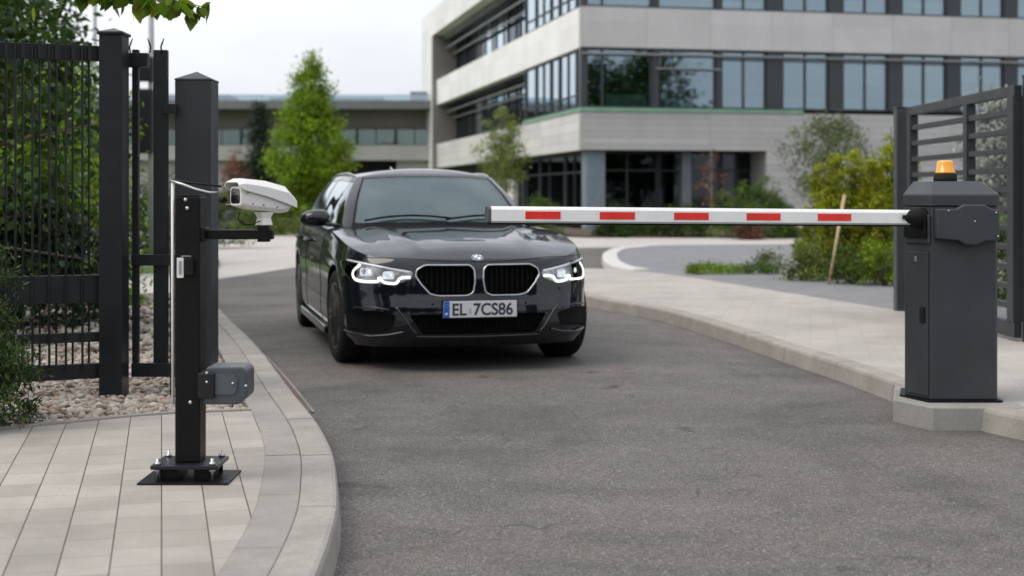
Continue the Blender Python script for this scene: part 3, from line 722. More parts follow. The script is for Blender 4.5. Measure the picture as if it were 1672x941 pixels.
bush('tall_shrub', 'bright yellow green tall shrub behind the dark fence bars', (-4.62, 14.6, .1), .72, .8, 2.35, 130, 80, .07, M['leaf_bright'], 41, cr=.15)
bush('tall_shrub', 'deep green tall shrub low behind the left fence panel', (-4.5, 12.2, .1), 1.35, .7, 1.25, 140, 75, .07, M['leaf_deep'], 42, cr=.14)
bush('tall_shrub', 'dark green tall shrub at the left picture edge behind the fence', (-4.9, 10.2, .1), .8, .6, 1.6, 110, 70, .07, M['leaf_deep'], 43, cr=.14)
bush('tall_shrub', 'rounded dark green shrub seen through the gate bars', (placed(245, 25)[0], 25, .1), 1.05, .9, 1.55, 110, 75, .07, M['leaf_dark'], 44, cr=.14)
bush('tall_shrub', 'dark green shrub far behind the camera post', (placed(345, 33)[0], 33, .1), 1.1, .9, 1.4, 90, 65, .07, M['leaf_dark'], 45, cr=.14)
for i, (x, y, h, r, lm, lab) in enumerate([(-10.5, 26, 6.0, 2.2, 'leaf_mid', 'mid green tree standing furthest behind the left fence'), (-7.2, 19.5, 4.2, 1.5, 'leaf_dark', 'dark green tree behind the bright shrub at the left fence'), (-13, 20, 7, 2.6, 'leaf_dark', 'tall tree outside the left picture edge beyond the fence')]):
    tree('broadleaf_tree', lab, 'tree', (x, y, .1), h, egg(r), .5, 200, 70, .28, .13, M[lm], seed=50+i, trunk_r=.12)
def hanging_branch():
    rng = np.random.default_rng(9); root = thing('hanging_branch', 'leafy green branch hanging into the top left of the sky', 'branch', (-1.96, 7.6, 2.225))
    P = []; mb = MB()
    main = [(-.55,0,.22),(-.35,.02,.13),(-.1,0,.075),(.12,0,.06),(.30,.02,.02)]
    mb.tube(main, [.008,.006,.005,.004,.002], 6); mb.tube([(-.35,.02,.13),(-.50,.05,.05),(-.66,.05,.0)], [.005,.003,.002], 5)
    mb.tube([(-.1,0,.075),(.05,-.1,.05),(.16,-.12,0)], [.004,.003,.002], 5)
    for t in np.linspace(0, 1, 90):
        i = min(3, int(t*4)); f = t*4-i; p = np.array(main[i])*(1-f)+np.array(main[i+1])*f; P.append(p+rng.normal(0, .022, 3)+np.array([0,0,-.005]))
    for t in np.linspace(0, 1, 7): P.append(np.array((-.35,.02,.13))*(1-t)+np.array((-.66,.05,.03))*t+rng.normal(0,.02,3))
    for t in np.linspace(0, 1, 12): P.append(np.array((-.1,0,.085))*(1-t)+np.array((.16,-.12,.03))*t+rng.normal(0,.02,3))
    mb.build('twigs', M['bark'], root); leafmesh('foliage', np.array(P), .105, M['leaf_hang'], root, rng, down=2.0, shape='ovate', aspect=.62)
hanging_branch()
# yew at the near left
rng = np.random.default_rng(77); root = thing('yew_bush', 'dark feathery evergreen bush at the left edge before the fence', 'shrub', (-2.68, 6.72, .09))
P, cen = clumps(rng, 280, lambda t: .36*(1-.35*t**2), .03, .86, 60, .045, shell=.55); leafmesh('foliage', P, .036, M['leaf_yew'], root, rng, down=-.8, aspect=.32)
mb = MB(); mb.tube([(0,0,0),(.01,0,.5),(0,0,.85)], [.03,.02,.006], 6)
for c in cen[:50]: mb.tube([(0,0,max(.02,c[2]-.2)), tuple(c)], [.007,.002], 4)
mb.build('trunk', M['bark'], root)
# two trees mirrored by the office; row behind camera added to darken reflections
for i, (x, y, h, r) in enumerate([(19.5, 20, 9.5, 3.0), (24.5, 18, 10.5, 3.4), (9, -15, 5.6, 3.2), (-7.5, -16, 5.6, 3.2), (2.5, -18, 6, 3.2), (-2.5, -20, 5.6, 3.2), (15, -16, 5.6, 3.2), (-14, -15, 5.6, 3.2)]):
    lab = ['tree outside the right edge mirrored dark green in the office corner window', 'tallest tree outside the right edge mirrored in the second office window', 'added tree behind the viewpoint on the right, darkening reflections in the car', 'added tree behind the viewpoint on the left, darkening reflections in the car', 'added tree straight behind the viewpoint, put there to be mirrored in the bonnet', 'second added tree straight behind the viewpoint, for dark reflections', 'added tree at the far right end of the reflection row behind the viewpoint', 'added tree at the far left end of the reflection row behind the viewpoint'][i]
    tree('broadleaf_tree', lab, 'tree', (x, y, 0), h, egg(r), 1.0, 300, 40, .45, .30, M['leaf_dark'], seed=150+i, trunk_r=.25)

# ------------------------------------------------------------------ left fence, gate, posts
fa = math.atan2(.18, .37)          # the panel runs nearer to the camera towards the left
def cap_pyramid(mb, x0, x1, y0, y1, z, h, ov=.006, lip=.012):
    mb.box(x0-ov, x1+ov, y0-ov, y1+ov, z, z+lip)
    cx_, cy_ = (x0+x1)/2, (y0+y1)/2
    mb.add([(x0-ov,y0-ov,z+lip),(x1+ov,y0-ov,z+lip),(x1+ov,y1+ov,z+lip),(x0-ov,y1+ov,z+lip),(cx_,cy_,z+lip+h)], [(0,1,4),(1,2,4),(2,3,4),(3,0,4),(3,2,1,0)])
FN = thing('bar_fence', 'tall dark metal bar fence with thick capped post on the pebble bed', 'fence', (-2.235, 7.88, .09))
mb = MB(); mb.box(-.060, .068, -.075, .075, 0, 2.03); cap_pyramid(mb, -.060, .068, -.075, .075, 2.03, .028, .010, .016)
mb.build('post', M['dark2'], FN, bevel=.004)
ux, uy = -math.cos(R(24)), -math.sin(R(24))
def fp(d, z, off=0): return (-.08+ux*d - uy*off, uy*d+ux*off, z)
Ln = 1.9
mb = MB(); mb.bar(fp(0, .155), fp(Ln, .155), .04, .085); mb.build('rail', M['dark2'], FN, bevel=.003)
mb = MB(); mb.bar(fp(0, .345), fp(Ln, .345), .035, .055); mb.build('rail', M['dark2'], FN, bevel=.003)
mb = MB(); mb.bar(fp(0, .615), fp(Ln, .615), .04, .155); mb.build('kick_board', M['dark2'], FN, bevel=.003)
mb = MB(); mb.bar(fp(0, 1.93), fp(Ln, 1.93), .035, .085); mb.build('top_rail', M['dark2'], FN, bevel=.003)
for k in range(14):
    mb = MB(); d = .055+.088*k; mb.bar(fp(d, 1.885, .033), fp(d, 1.985, .033), .034, .022, up=(ux, uy, 0)); mb.build('rail_bracket', M['dark2'], FN, bevel=.003)
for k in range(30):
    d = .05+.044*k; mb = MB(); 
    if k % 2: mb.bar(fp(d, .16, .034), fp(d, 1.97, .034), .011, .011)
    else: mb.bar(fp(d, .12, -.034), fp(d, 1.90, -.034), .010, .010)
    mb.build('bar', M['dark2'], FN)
mb = MB(); mb.bar(fp(Ln, 0), fp(Ln, 2.03), .12, .12, up=(0,1,0)); mb.build('post', M['dark2'], FN, bevel=.004)

GT = thing('narrow_gate', 'narrow dark metal gate leaf between the fence post and thick bollard post', 'gate', (-2.06, 8.05, .09))
mb = MB(); mb.box(-.04, .04, -.02, .02, .10, 1.97); mb.build('stile', M['dark2'], GT, bevel=.003, loc=(.045,.02,0))
mb = MB(); mb.box(-.022, .014, -.02, .02, .10, 1.97); mb.build('stile', M['dark2'], GT, bevel=.003, loc=(-.09,0,0))
mb = MB(); mb.box(-.16, -.021, -.03, .03, 1.87, 1.95); mb.build('rail', M['dark2'], GT, bevel=.003)
mb = MB(); mb.box(-.112, .22, -.035, -.021, .735, .80); mb.build('rail', M['dark2'], GT, bevel=.003)
mb = MB(); mb.box(-.112, .22, -.035, -.021, .10, .18); mb.build('rail', M['dark2'], GT, bevel=.003)
mb = MB(); mb.box(.061, .14, -.015, .025, 1.60, 1.66); mb.build('hinge_arm', M['dark2'], GT, bevel=.003)
for x in (.125,): mb = MB(); mb.box(x-.006, x+.006, -.018, -.006, .12, .76); mb.build('bar', M['dark2'], GT)
for x, s in ((-.125, 1), (-.015, -1), (.055, 1)):
    mb = MB(); mb.tube([(x,0,1.95),(x-.006*s,0,1.985),(x+.002*s,0,2.01),(x+.012*s,0,2.035)], [.005,.005,.005,.003], 6); mb.build('spike', M['dark2'], GT)

BP = thing('gate_post', 'thick square dark grey post with pyramid cap behind the camera pole', 'post', (-1.838, 8.20, .09))
mb = MB(); mb.box(-.104, .104, -.104, .104, 0, 1.80); cap_pyramid(mb, -.104, .104, -.104, .104, 1.80, .05, .004, .008)
mb.build('post_tube', M['dark'], BP, bevel=.006)
mb = MB(); mb.box(-.15, .15, -.15, .15, .0, .012); mb.build('base_plate', M['dark2'], BP, bevel=.003)

# lamp poles behind
for i, (px, Y, r, top, boxes, lab) in enumerate([(247, 24, .055, 5.2, [(3.18, 3.60), (1.95, 3.05)], 'grey street lamp pole with dark boxes seen through the gate'), (155, 30, .05, 5.6, [], 'plain thin grey street lamp pole above the fence top')]):
    t = thing('street_lamp', lab, 'lamp', placed(px, Y), group='grey lamp poles behind the left fence')
    mb = MB(); mb.tube([(0,0,0),(0,0,top)], [r*1.1, r*.8], 12); mb.build('pole', plain('lamp_pole_paint', (.30,.31,.32), .5), t)
    mb = MB(); mb.tube([(0,0,top),(0,0,top+.2),(.25,0,top+.35),(.8,0,top+.4)], .03, 8); mb.build('arm', M['greytrim'], t)
    mb = MB(); mb.loft([[(.7,-.08,top+.38),(.7,.08,top+.38),(.7,.06,top+.45),(.7,-.06,top+.45)],[(1.3,-.07,top+.40),(1.3,.07,top+.40),(1.3,.05,top+.44),(1.3,-.05,top+.44)]]); mb.build('lamp_head', M['greytrim'], t)
    for z0, z1 in boxes:
        mb = MB(); mb.box(-.28, .06, -.16, .08, z0, z1); mb.build('equipment_box', M['dark2'], t, bevel=.03)
t = thing('litter_bin', 'small blue grey litter bin with pale lid far behind the camera', 'bin', placed(373, 46))
mb = MB(); mb.lathe([(.17,0),(.2,.02),(.2,.62),(.18,.64)]); mb.build('bin_body', plain('bin_grey', (.10,.115,.14), .5), t)
mb = MB(); mb.lathe([(.21,.66),(.21,.70),(.12,.78),(.0001,.79)]); mb.build('lid', plain('bin_lid', (.35,.38,.42), .4), t)

# ------------------------------------------------------------------ camera pole
CP = thing('camera_pole', 'black square steel pole with bolted base plate carrying the white camera', 'post', (-1.262, 5.52, SW-.006))
mb = MB(); mb.box(-.049, .049, -.055, .055, .070, 1.105)
mb.build('pole_tube', M['black'], CP, bevel=.005)
mb = MB(); mb.box(-.045, .045, -.05, .05, 1.1055, 1.112); mb.build('pole_cap', M['black'], CP, bevel=.002)
mb = MB(); mb.box(-.175, .175, -.14, .125, 0, .008); mb.build('ground_plate', M['black'], CP, bevel=.002)
mb = MB(); mb.box(-.13, .13, -.115, .10, .054, .0695); mb.build('base_plate', M['dark2'], CP, bevel=.003)
mb = MB(); mb.box(-.10, -.03, -.08, .08, .0085, .0535); mb.box(.03, .10, -.08, .08, .0085, .0535); mb.build('spacer', M['black'], CP)
for sx in (-1, 1):
    for sy in (-1, 1):
        x, y = sx*.105, sy*.088-.008
        mb = MB(); mb.tube([(x,y,.009),(x,y,.095)], .006, 8); mb.lathe([(.0001,.0705),(.013,.0705),(.013,.080),(.0001,.080)], 'z', (x,y,0), 6); mb.lathe([(.0001,.044),(.013,.044),(.013,.0535),(.0001,.0535)], 'z', (x,y,0), 6)
        mb.build('bolt', M['steel'], CP)
for x, y, z in ((-.007,-.0565,1.093), (.0,-.0565,1.06), (.012,-.0565,.305)):
    mb = MB(); mb.lathe([(.0001,y-.004),(.007,y-.003),(.008,y+.002)], 'y', (x,0,z), 10); mb.build('screw', M['steel'], CP)
# tag plate and small reader box
mb = MB(); mb.prism(roundpoly([(-.040,.79),(-.014,.79),(-.014,.868),(-.040,.868)], .003, 2), 'y', -.0605, -.0556); mb.build('tag_plate', M['white'], CP)
mb = MB(); mb.prism(roundpoly([(-.032,.803),(-.022,.803),(-.022,.855),(-.032,.855)], .004, 3), 'y', -.0622, -.0606); mb.build('tag_slot', M['greytrim'], CP)
mb = MB(); mb.box(-.010, .026, -.073, -.0556, .80, .868); mb.build('reader_box', M['rubber'], CP, bevel=.004)
mb = MB(); mb.box(-.024, .014, -.0575, -.0556, .872, .876); mb.build('tag_strip', M['steel'], CP)
# arm, block
mb = MB(); mb.box(.0495, .325, -.022, .022, .938, .975); mb.build('bracket_arm', M['black'], CP, bevel=.002)
mb = MB(); mb.box(.048, .066, -.05, .05, .93, .984); mb.build('bracket_flange', M['black'], CP, bevel=.002)
mb = MB(); mb.box(.266, .310, -.026, .026, .928, .992); mb.build('clamp_block', M['black'], CP, bevel=.002)
# grey connection box low on the pole
bxp = roundpoly([(.070,.300),(.205,.300),(.232,.325),(.238,.335),(.238,.430),(.220,.447),(.080,.447)], .012, 3)
mb = MB(); mb.prism(bxp, 'y', -.085, .07); mb.build('connection_box', plain('box_grey', (.060,.070,.080), .42, var=.1, scale=6), CP, bevel=.008, seg=3)
mb = MB(); mb.box(.050, .115, -.1, -.02, .325, .425); mb.build('box_bracket', M['dark2'], CP, bevel=.006)
mb = MB(); mb.prism(roundpoly([(.115,.34),(.185,.34),(.20,.36),(.20,.405),(.185,.42),(.115,.42)], .006, 2), 'y', -.090, -.0855); mb.build('box_badge', plain('box_grey_light', (.075,.087,.098), .42), CP)
for x, z in ((.085,.425),(.085,.39),(.185,.385),(.235,.375)):
    mb = MB(); mb.lathe([(.0001,-.104),(.005,-.103),(.005,-.084)], 'y', (x,0,z), 8); mb.build('screw', M['steel'], CP)
# thin rod with two stays to the camera
mb = MB(); mb.tube([(-.062,-.03,.295),(-.064,-.03,1.16)], .0062, 8); mb.build('hanging_rod', M['white'], CP)
mb = MB(); mb.tube([(-.075,-.02,.33),(-.075,-.02,1.165)], .0025, 6); mb.build('cable', M['black'], CP)
mb = MB(); mb.tube([(-.072,-.03,1.170),(-.03,-.03,1.163),(.02,-.04,1.158),(.13,-.04,1.145)], [.005,.005,.004,.004], 8); mb.build('stay', M['black'], CP)
mb = MB(); mb.tube([(-.070,-.035,1.168),(-.02,-.045,1.153),(.03,-.055,1.135),(.085,-.06,1.122),(.118,-.06,1.121)], [.004,.005,.005,.004,.004], 8); mb.build('stay', M['steel'], CP)

# the camera (things hanging on the pole stay top-level)
CM = thing('surveillance_camera', 'white weatherproof camera with sunshield and dark lens window on the pole bracket', 'camera', (-1.262+.288, 5.52, SW-.006+.992), R(-46))
# local: the lens looks towards -y, the body runs back along +y
tilt = R(6)
def tz(p, y0=0): 
    x, y, z = p; return (x*.98, y*.80, .052+(z-.046)*.93 - y*.12)
def ring(y, w0, w1, zb, zt, ch):
    return [tz(p) for p in [(-w0+ch, y, zb), (w0-ch, y, zb), (w0, y, zb+ch), (w1, y, zt-ch*.6), (w1-ch, y, zt), (-w1+ch, y, zt), (-w1, y, zt-ch*.6), (-w0, y, zb+ch)]]
mb = MB(); mb.loft([ring(-.155, .040, .042, .052, .135, .012), ring(-.10, .044, .046, .046, .138, .014), ring(.08, .043, .046, .052, .135, .018), ring(.13, .036, .040, .064, .125, .02)], smooth=False)
mb.build('camera_body', M['white'], CM, bevel=.003)
def sring(y, w0, zb, zt, t, ch): # sunshield shell cross-section
    o_ = [(-w0, zb), (-w0, zt-ch), (-w0+ch*1.1, zt), (w0-ch*1.1, zt), (w0, zt-ch), (w0, zb)]
    i_ = [(w0-t, zb), (w0-t, zt-ch-t*.3), (w0-ch*1.1-t*.4, zt-t), (-w0+ch*1.1+t*.4, zt-t), (-w0+t, zt-ch-t*.3), (-w0+t, zb)]
    return [tz((x, y, z)) for x, z in o_+i_]
mb = MB(); mb.loft([sring(-.185, .052, .128, .150, .004, .012), sring(-.15, .058, .118, .168, .004, .022), sring(-.02, .060, .108, .176, .004, .028), sring(.10, .058, .092, .168, .004, .028), sring(.155, .050, .084, .128, .004, .018)], smooth=False)
mb.build('sunshield', M['white'], CM, bevel=.0015)
def ycap(pts, y0, y1): return [[tz((x, y0, z)) for x, z in pts], [tz((x, y1, z)) for x, z in pts]]
wp = roundpoly([(-.037,.054),(.037,.054),(.040,.075),(.038,.132),(-.038,.132),(-.040,.075)], .014, 4)
mb = MB(); mb.loft(ycap(wp, -.163, -.154)); mb.build('bezel', M['white'], CM, bevel=.002)
wp2 = roundpoly([(-.030,.062),(.030,.062),(.033,.08),(.030,.125),(-.030,.125),(-.033,.08)], .012, 4)
mb = MB(); mb.loft(ycap(wp2, -.1645, -.163)); mb.build('lens_window', M['lens'], CM)
for x in (-.012, .0, .010):
    mb = MB(); mb.lathe([(.0001,-.1665),(.0025,-.166),(.003,-.1645)], 'y', tz((x,0,.079)), 8); mb.build('led', M['steel'], CM)
mb = MB(); mb.loft([[(x, y, .001) for x, y in ((-.027,-.024),(.027,-.024),(.027,.024),(-.027,.024))], [(x, y, .030) for x, y in ((-.020,-.020),(.020,-.020),(.020,.020),(-.020,.020))], [(x, y, .052) for x, y in ((-.026,-.03),(.026,-.03),(.026,.03),(-.026,.03))]], smooth=False)
mb.build('mount', M['white'], CM, bevel=.003)
mb = MB(); mb.tube([(-.02,-.10,.052),(-.022,-.105,.025),(-.015,-.08,.004),(.0,-.05,.006),(.006,-.024,.018)], .0028, 6); mb.build('cable', M['black'], CM)
mb = MB(); mb.tube([(-.045,-.15,.10),(-.06,-.152,.10),(-.078,-.15,.105)], [.011,.012,.009], 8); mb.build('cable_gland', M['rubber'], CM)
for y_, z_ in ((-.10,.07),(-.04,.072),(.04,.074),(-.13,.11)):
    mb = MB(); mb.lathe([(.0001,.0485),(.003,.048),(.003,.043)], 'x', tz((0,y_,z_)), 8); mb.build('screw', M['greytrim'], CM)

# ------------------------------------------------------------------ barrier
PL = MB(); PL.prism([(2.065,7.62),(2.19,7.32),(2.69,7.32),(2.69,8.15),(2.22,8.15)], 'z', -.02, .122)
tag(PL.build('concrete_plinth', M['plinth'], bevel=.008), 'low grey concrete plinth under the barrier housing at the kerb', 'plinth')
BH = thing('barrier_housing', 'dark grey barrier gate cabinet with chamfered top on the concrete plinth', 'barrier', (2.105, 7.50, .122))
foot = [(.047,.20),(.135,.0),(.478,.0),(.49,.015),(.49,.46),(.125,.46)]
def off(poly, d):
    cx_, cy_ = sum(p[0] for p in poly)/len(poly), sum(p[1] for p in poly)/len(poly)
    return [(p[0]+(d if p[0] > cx_ else -d), p[1]+(d if p[1] > cy_ else -d)) for p in poly]
mb = MB(); mb.prism(foot, 'z', .012, 1.045); mb.build('cabinet', M['housing'], BH, bevel=.006)
mb = MB(); mb.prism(off(foot, .022), 'z', 0, .0118); mb.build('base_flange', M['black'], BH)
o6 = off(foot, .008); ins = [(.105,.235),(.165,.09),(.42,.09),(.43,.10),(.43,.39),(.165,.39)]
mb = MB(); mb.loft([[(x,y,1.0455) for x,y in o6],[(x,y,1.108) for x,y in o6],[(x,y,1.180) for x,y in ins]], smooth=False); mb.build('top_cover', M['housing'], BH, bevel=.006)
def hx(px, py): return ((px-1480)/302.0+.0, CAM_H-.122-(py-321)/303.0)
cov = [hx(*p) for p in [(1524,341),(1556,341),(1568,334),(1601,334),(1613,341),(1624,343),(1626,391),(1602,393),(1588,399),(1570,399),(1559,392),(1524,389)]]
mb = MB(); mb.prism(cov, 'y', -.055, -.001); mb.build('drive_cover', M['housing'], BH, bevel=.008, seg=3)
for px, py in ((1543,344),(1619,347),(1622,385),(1585,361)):
    x, z = hx(px, py); mb = MB(); mb.lathe([(.0001,-.0585),(.0045,-.058),(.005,-.054)], 'y', (x,0,z), 10); mb.build('screw', M['steel'], BH)
# door on the chamfer with key hole, handle and reveal
ch0, ch1 = Vector((.047,.20,0)), Vector((.135,.0,0)); cd_ = (ch1-ch0).normalized(); cn = Vector((cd_.y, -cd_.x, 0)); 
def chp(t, z, o): p = ch0+(ch1-ch0)*t+cn*o; return (p.x, p.y, z)
def chbox(mb, t0, t1, z0, z1, o0, o1):
    vs = [chp(t0,z0,o0),chp(t1,z0,o0),chp(t1,z0,o1),chp(t0,z0,o1),chp(t0,z1,o0),chp(t1,z1,o0),chp(t1,z1,o1),chp(t0,z1,o1)]
    mb.add(vs, [(0,3,2,1),(4,5,6,7),(0,1,5,4),(1,2,6,5),(2,3,7,6),(3,0,4,7)])
mb = MB(); chbox(mb, .12, .90, .03, .80, .0005, .007); mb.build('door', M['housing'], BH, bevel=.003)
mb = MB(); chbox(mb, .62, .80, .42, .505, .0072, .016); mb.build('handle', M['rubber'], BH, bevel=.003)
mb = MB(); chbox(mb, .42, .50, .745, .775, .0072, .012); mb.build('lock', M['steel'], BH, bevel=.002)
mb = MB(); chbox(mb, .05, .98, .845, 1.00, .0005, .014); mb.build('arm_recess_plate', M['housing'], BH, bevel=.006)
mb = MB(); chbox(mb, .10, .92, .875, .975, .0145, .03); mb.build('arm_recess', M['black'], BH, bevel=.006)
# boom
A_ = Vector((-.121, 6.80, 1.131)); B_ = Vector((2.175, 7.55, 1.105)); bdir = (B_-A_).normalized(); LB = (B_-A_).length
bang = math.atan2(bdir.y, bdir.x); bel = math.asin(bdir.z)
BM = bpy.data.objects.new('barrier_boom', None); C.objects.link(BM); BM.location = A_; BM.rotation_euler = (0, -bel, bang)
tag(BM, 'white horizontal barrier boom with red marks reaching across the road', 'barrier boom')
prof = [(-.027,-.030),(-.022,-.038),(.022,-.038),(.027,-.030),(.027,.026),(.017,.042),(-.017,.042),(-.027,.026)]   # (y,z)
mb = MB(); mb.prism(prof, 'x', .014, LB-.05); mb.build('boom_profile', M['whitealu'], BM, bevel=.003)
mb = MB(); mb.prism([(p[0]*1.02, p[1]*1.02) for p in prof], 'x', -.004, .0138); mb.build('end_cap', plain('end_cap_grey', (.07,.08,.085), .5), BM, bevel=.003)
mb = MB(); mb.box(.0, LB-.06, -.019, .019, -.046, -.0385); mb.build('rubber_edge', M['rubber'], BM, bevel=.002)
mb = MB(); mb.box(.015, LB-.06, -.0276, -.0271, -.0375, -.029); mb.build('painted_groove_shadow', M['greytrim'], BM)  # flat grey strip on the face, coloured as the shadow line of a groove
for p0, p1 in ((855,912),(976,1033),(1097,1153),(1215,1270),(1331,1385)):
    def tt_(px): k = (px-CX)/F; return (k*A_.y-A_.x)/((B_.x-A_.x)-k*(B_.y-A_.y))*LB
    mb = MB(); mb.box(tt_(p0), tt_(p1), -.0295, -.0272, -.018, .0185); mb.build('red_reflector', M['red'], BM)
# clamp that holds the boom, at the cabinet
CL = MB()
rings = []
for x, ry, rz in ((-.03,.020,.022),(.0,.034,.040),(.05,.042,.052),(.10,.045,.055),(.135,.040,.050)):
    rings.append([(x, ry*math.cos(t), rz*math.sin(t)) for t in np.linspace(0, 2*PI, 17)[:-1]])
CL.loft(rings); cl = CL.build('boom_clamp', M['rubber'], BM, loc=(LB-.07,-.005,0))
mb = MB(); mb.bar((LB-.11,-.036,.004),(LB+.0,-.040,.004), .016, .022); mb.build('clamp_finger', M['rubber'], BM, bevel=.003)
# beacon
BC = thing('warning_beacon', 'amber warning beacon on black base on top of the barrier cabinet', 'beacon', (2.105+.275, 7.50+.22, .122+1.1795))
mb = MB(); mb.lathe([(.0001,0),(.062,0),(.064,.01),(.060,.044),(.0001,.044)]); mb.build('beacon_base', M['rubber'], BC)
mb = MB(); mb.lathe([(.0001,.0445),(.054,.0445),(.054,.052),(.050,.056),(.045,.104),(.041,.112),(.030,.116),(.0001,.117)], n=32); mb.build('beacon_lens', M['amber'], BC)

# ------------------------------------------------------------------ slatted gate on the right
GX0, GY0, GX1, GY1 = 3.80, 13.5, 3.86, 10.72
SG = thing('slatted_gate', 'open dark gate leaf of horizontal slats behind the barrier cabinet', 'gate', (GX0, GY0, .11), math.atan2(GY1-GY0, GX1-GX0))
LG = math.hypot(GX1-GX0, GY1-GY0)     # local x from far end to near end, local y = width direction
mb = MB(); mb.box(.06, LG, -.03, .03, 1.88, 1.96); mb.build('top_rail', M['dark'], SG, bevel=.003)
mb = MB(); mb.box(.06, LG, -.03, .03, .03, .15); mb.build('bottom_rail', M['dark'], SG, bevel=.003)
for a, b in ((.10,.20),(1.66,1.75),(LG-.13,LG)):
    mb = MB(); mb.box(a, b, -.04, .04, .151, 1.879); mb.build('stile', M['dark'], SG, bevel=.003)
for k in range(11):
    z = .27+.149*k; mb = MB(); mb.box(.201, LG-.131, -.028, .028, z-.022, z+.022); mb.build('slat', M['dark'], SG, bevel=.002, rot=(0,0,0))
t = thing('gate_post', 'slim square dark grey post at the far end of the slatted gate', 'post', (3.77, 13.62, .11)); 
mb = MB(); mb.box(-.058, .058, -.06, .06, 0, 1.96); mb.build('post_tube', plain('post_grey', (.04,.044,.048), .4), t, bevel=.004)
mb = MB(); mb.box(-.062, .062, -.064, .064, 1.9605, 1.975); mb.build('post_cap', M['dark2'], t, bevel=.003)
t = thing('gate_post', 'thick dark gate post cut by the right picture edge', 'post', (3.99, 10.62, .10))
mb = MB(); mb.box(-.10, .12, -.10, .10, 0, 2.03); mb.build('post_tube', M['dark'], t, bevel=.005)
mb = MB(); mb.box(-.105, .125, -.105, .105, 2.0305, 2.045); mb.build('post_cap', M['dark2'], t, bevel=.003)

# ------------------------------------------------------------------ the car (local: nose at y=0 facing -y, rear at y=4.96)
CAR_YAW = R(13.5)
CAR = thing('estate_car', 'black estate car with lit headlights and twin kidney grille on the road', 'car', (-.221, 9.75, 0), CAR_YAW)
pn = N('black_car_paint'); fl_ = pn.noise(900, 1)
pn.set(col=pn.ramp(fl_, [(.4, (.002,.003,.006)), (.62, (.005,.007,.012))]), metal=.0, rough=.4, spec=.03, coat=1, coatr=.03); pn.b.inputs['Coat IOR'].default_value = 1.53; CARP = pn.m
gb = plain('gloss_black_trim', (.006,.006,.007), .15, coat=.6, var=.1)
mb_black = plain('matt_black_plastic', (.004,.004,.0045), .6, spec=.12, var=.2)
cg = glassmat('windscreen_glass', (.50,.57,.56), .065, (.76,.84,.87))
sgl = glassmat('side_window_glass', (.25,.3,.3), .42, (.9,.95,.97))

OUTC = [(0,0),(.25,.008),(.45,.038),(.62,.098),(.75,.185),(.84,.31),(.895,.48),(.92,.72),(.932,1.1),(.934,2),(.934,3),(.932,3.9),(.905,4.4),(.83,4.72),(.62,4.88),(.3,4.945),(0,4.96)]
half = [tuple(p) for p in catmull(OUTC, 8)]
NH = len(half)-1
base = [(-x, y) for x, y in half]+[(x, y) for x, y in half[::-1][1:-1]]      # closed, starts at nose, goes -x side first
base = np.array(base); NB = len(base)
nx_ = np.roll(base, -1, 0)-np.roll(base, 1, 0); nrm = np.stack([-nx_[:,1], nx_[:,0]], 1); nrm /= np.linalg.norm(nrm, axis=1)[:, None]
cen_ = np.array([0, 2.48]); 
for i in range(NB):
    if np.dot(nrm[i], base[i]-cen_) < 0: nrm[i] *= -1
def it(x, tab): return float(np.interp(x, [a for a, _ in tab], [b for _, b in tab]))
ZS = [(0,.775),(.1,.785),(.2,.80),(.35,.83),(.5,.858),(.9,.91),(1.3,.945),(1.7,.965),(2.5,.98),(4,1.0),(4.6,1.0),(4.96,.97)]
PF = [(.17,.13),(.20,.09),(.235,.035),(.27,.008),(.31,.0),(.42,.0),(.46,.004),(.50,.016),(.54,.024),(.65,.034),(.72,.045),(.76,.06),(.80,.085),(.86,.12)]
PS = [(0,.07),(.08,.03),(.16,.012),(.3,.004),(.45,.006),(.6,.0),(.7,.002),(.76,.014),(.80,.016),(.9,.03),(.97,.048),(1,.06)]
HC = [(0,.80),(.45,.893),(.6,.915),(.9,.95),(1.2,.98),(1.45,.998),(2,1.0),(4.6,1.02),(4.96,1.0)]
ZB = .17
NV = 40
V = []; Fc = []
def side_pt(i, v):
    x, y = base[i]; zs = it(y, ZS); z = ZB+(zs-ZB)*v; wn_ = nrm[i][1]**2
    ins = (it(z, PF) if nrm[i][1] < 0 else it(z, [(.17,.1),(.25,.02),(.4,0),(.6,.0),(.7,.05),(1.0,.12)]))*wn_+it(v, PS)*(1-wn_)
    return np.array([x-nrm[i][0]*ins, y-nrm[i][1]*ins, z])
vv = np.linspace(0, 1, NV+1)
for v in vv: V += [side_pt(i, v) for i in range(NB)]
for j in range(NV):
    for i in range(NB): Fc.append((j*NB+i, j*NB+(i+1) % NB, (j+1)*NB+(i+1) % NB, (j+1)*NB+i))
NQ = 22
def crease(x, y):
    ax = abs(x); y_ = min(max(y, 0), 1.7)
    c1 = .34+.16*y_; g = math.exp(-((ax-c1)/.045)**2)*.013
    c2 = .60+.09*y_; g2 = -math.exp(-((ax-c2)/.05)**2)*.007
    env = min(1, max(0, (y-.12)/.35))*(1 if y < 1.5 else max(0, 1-(y-1.5)/.3)); return (g+g2)*env
top0 = NV*NB
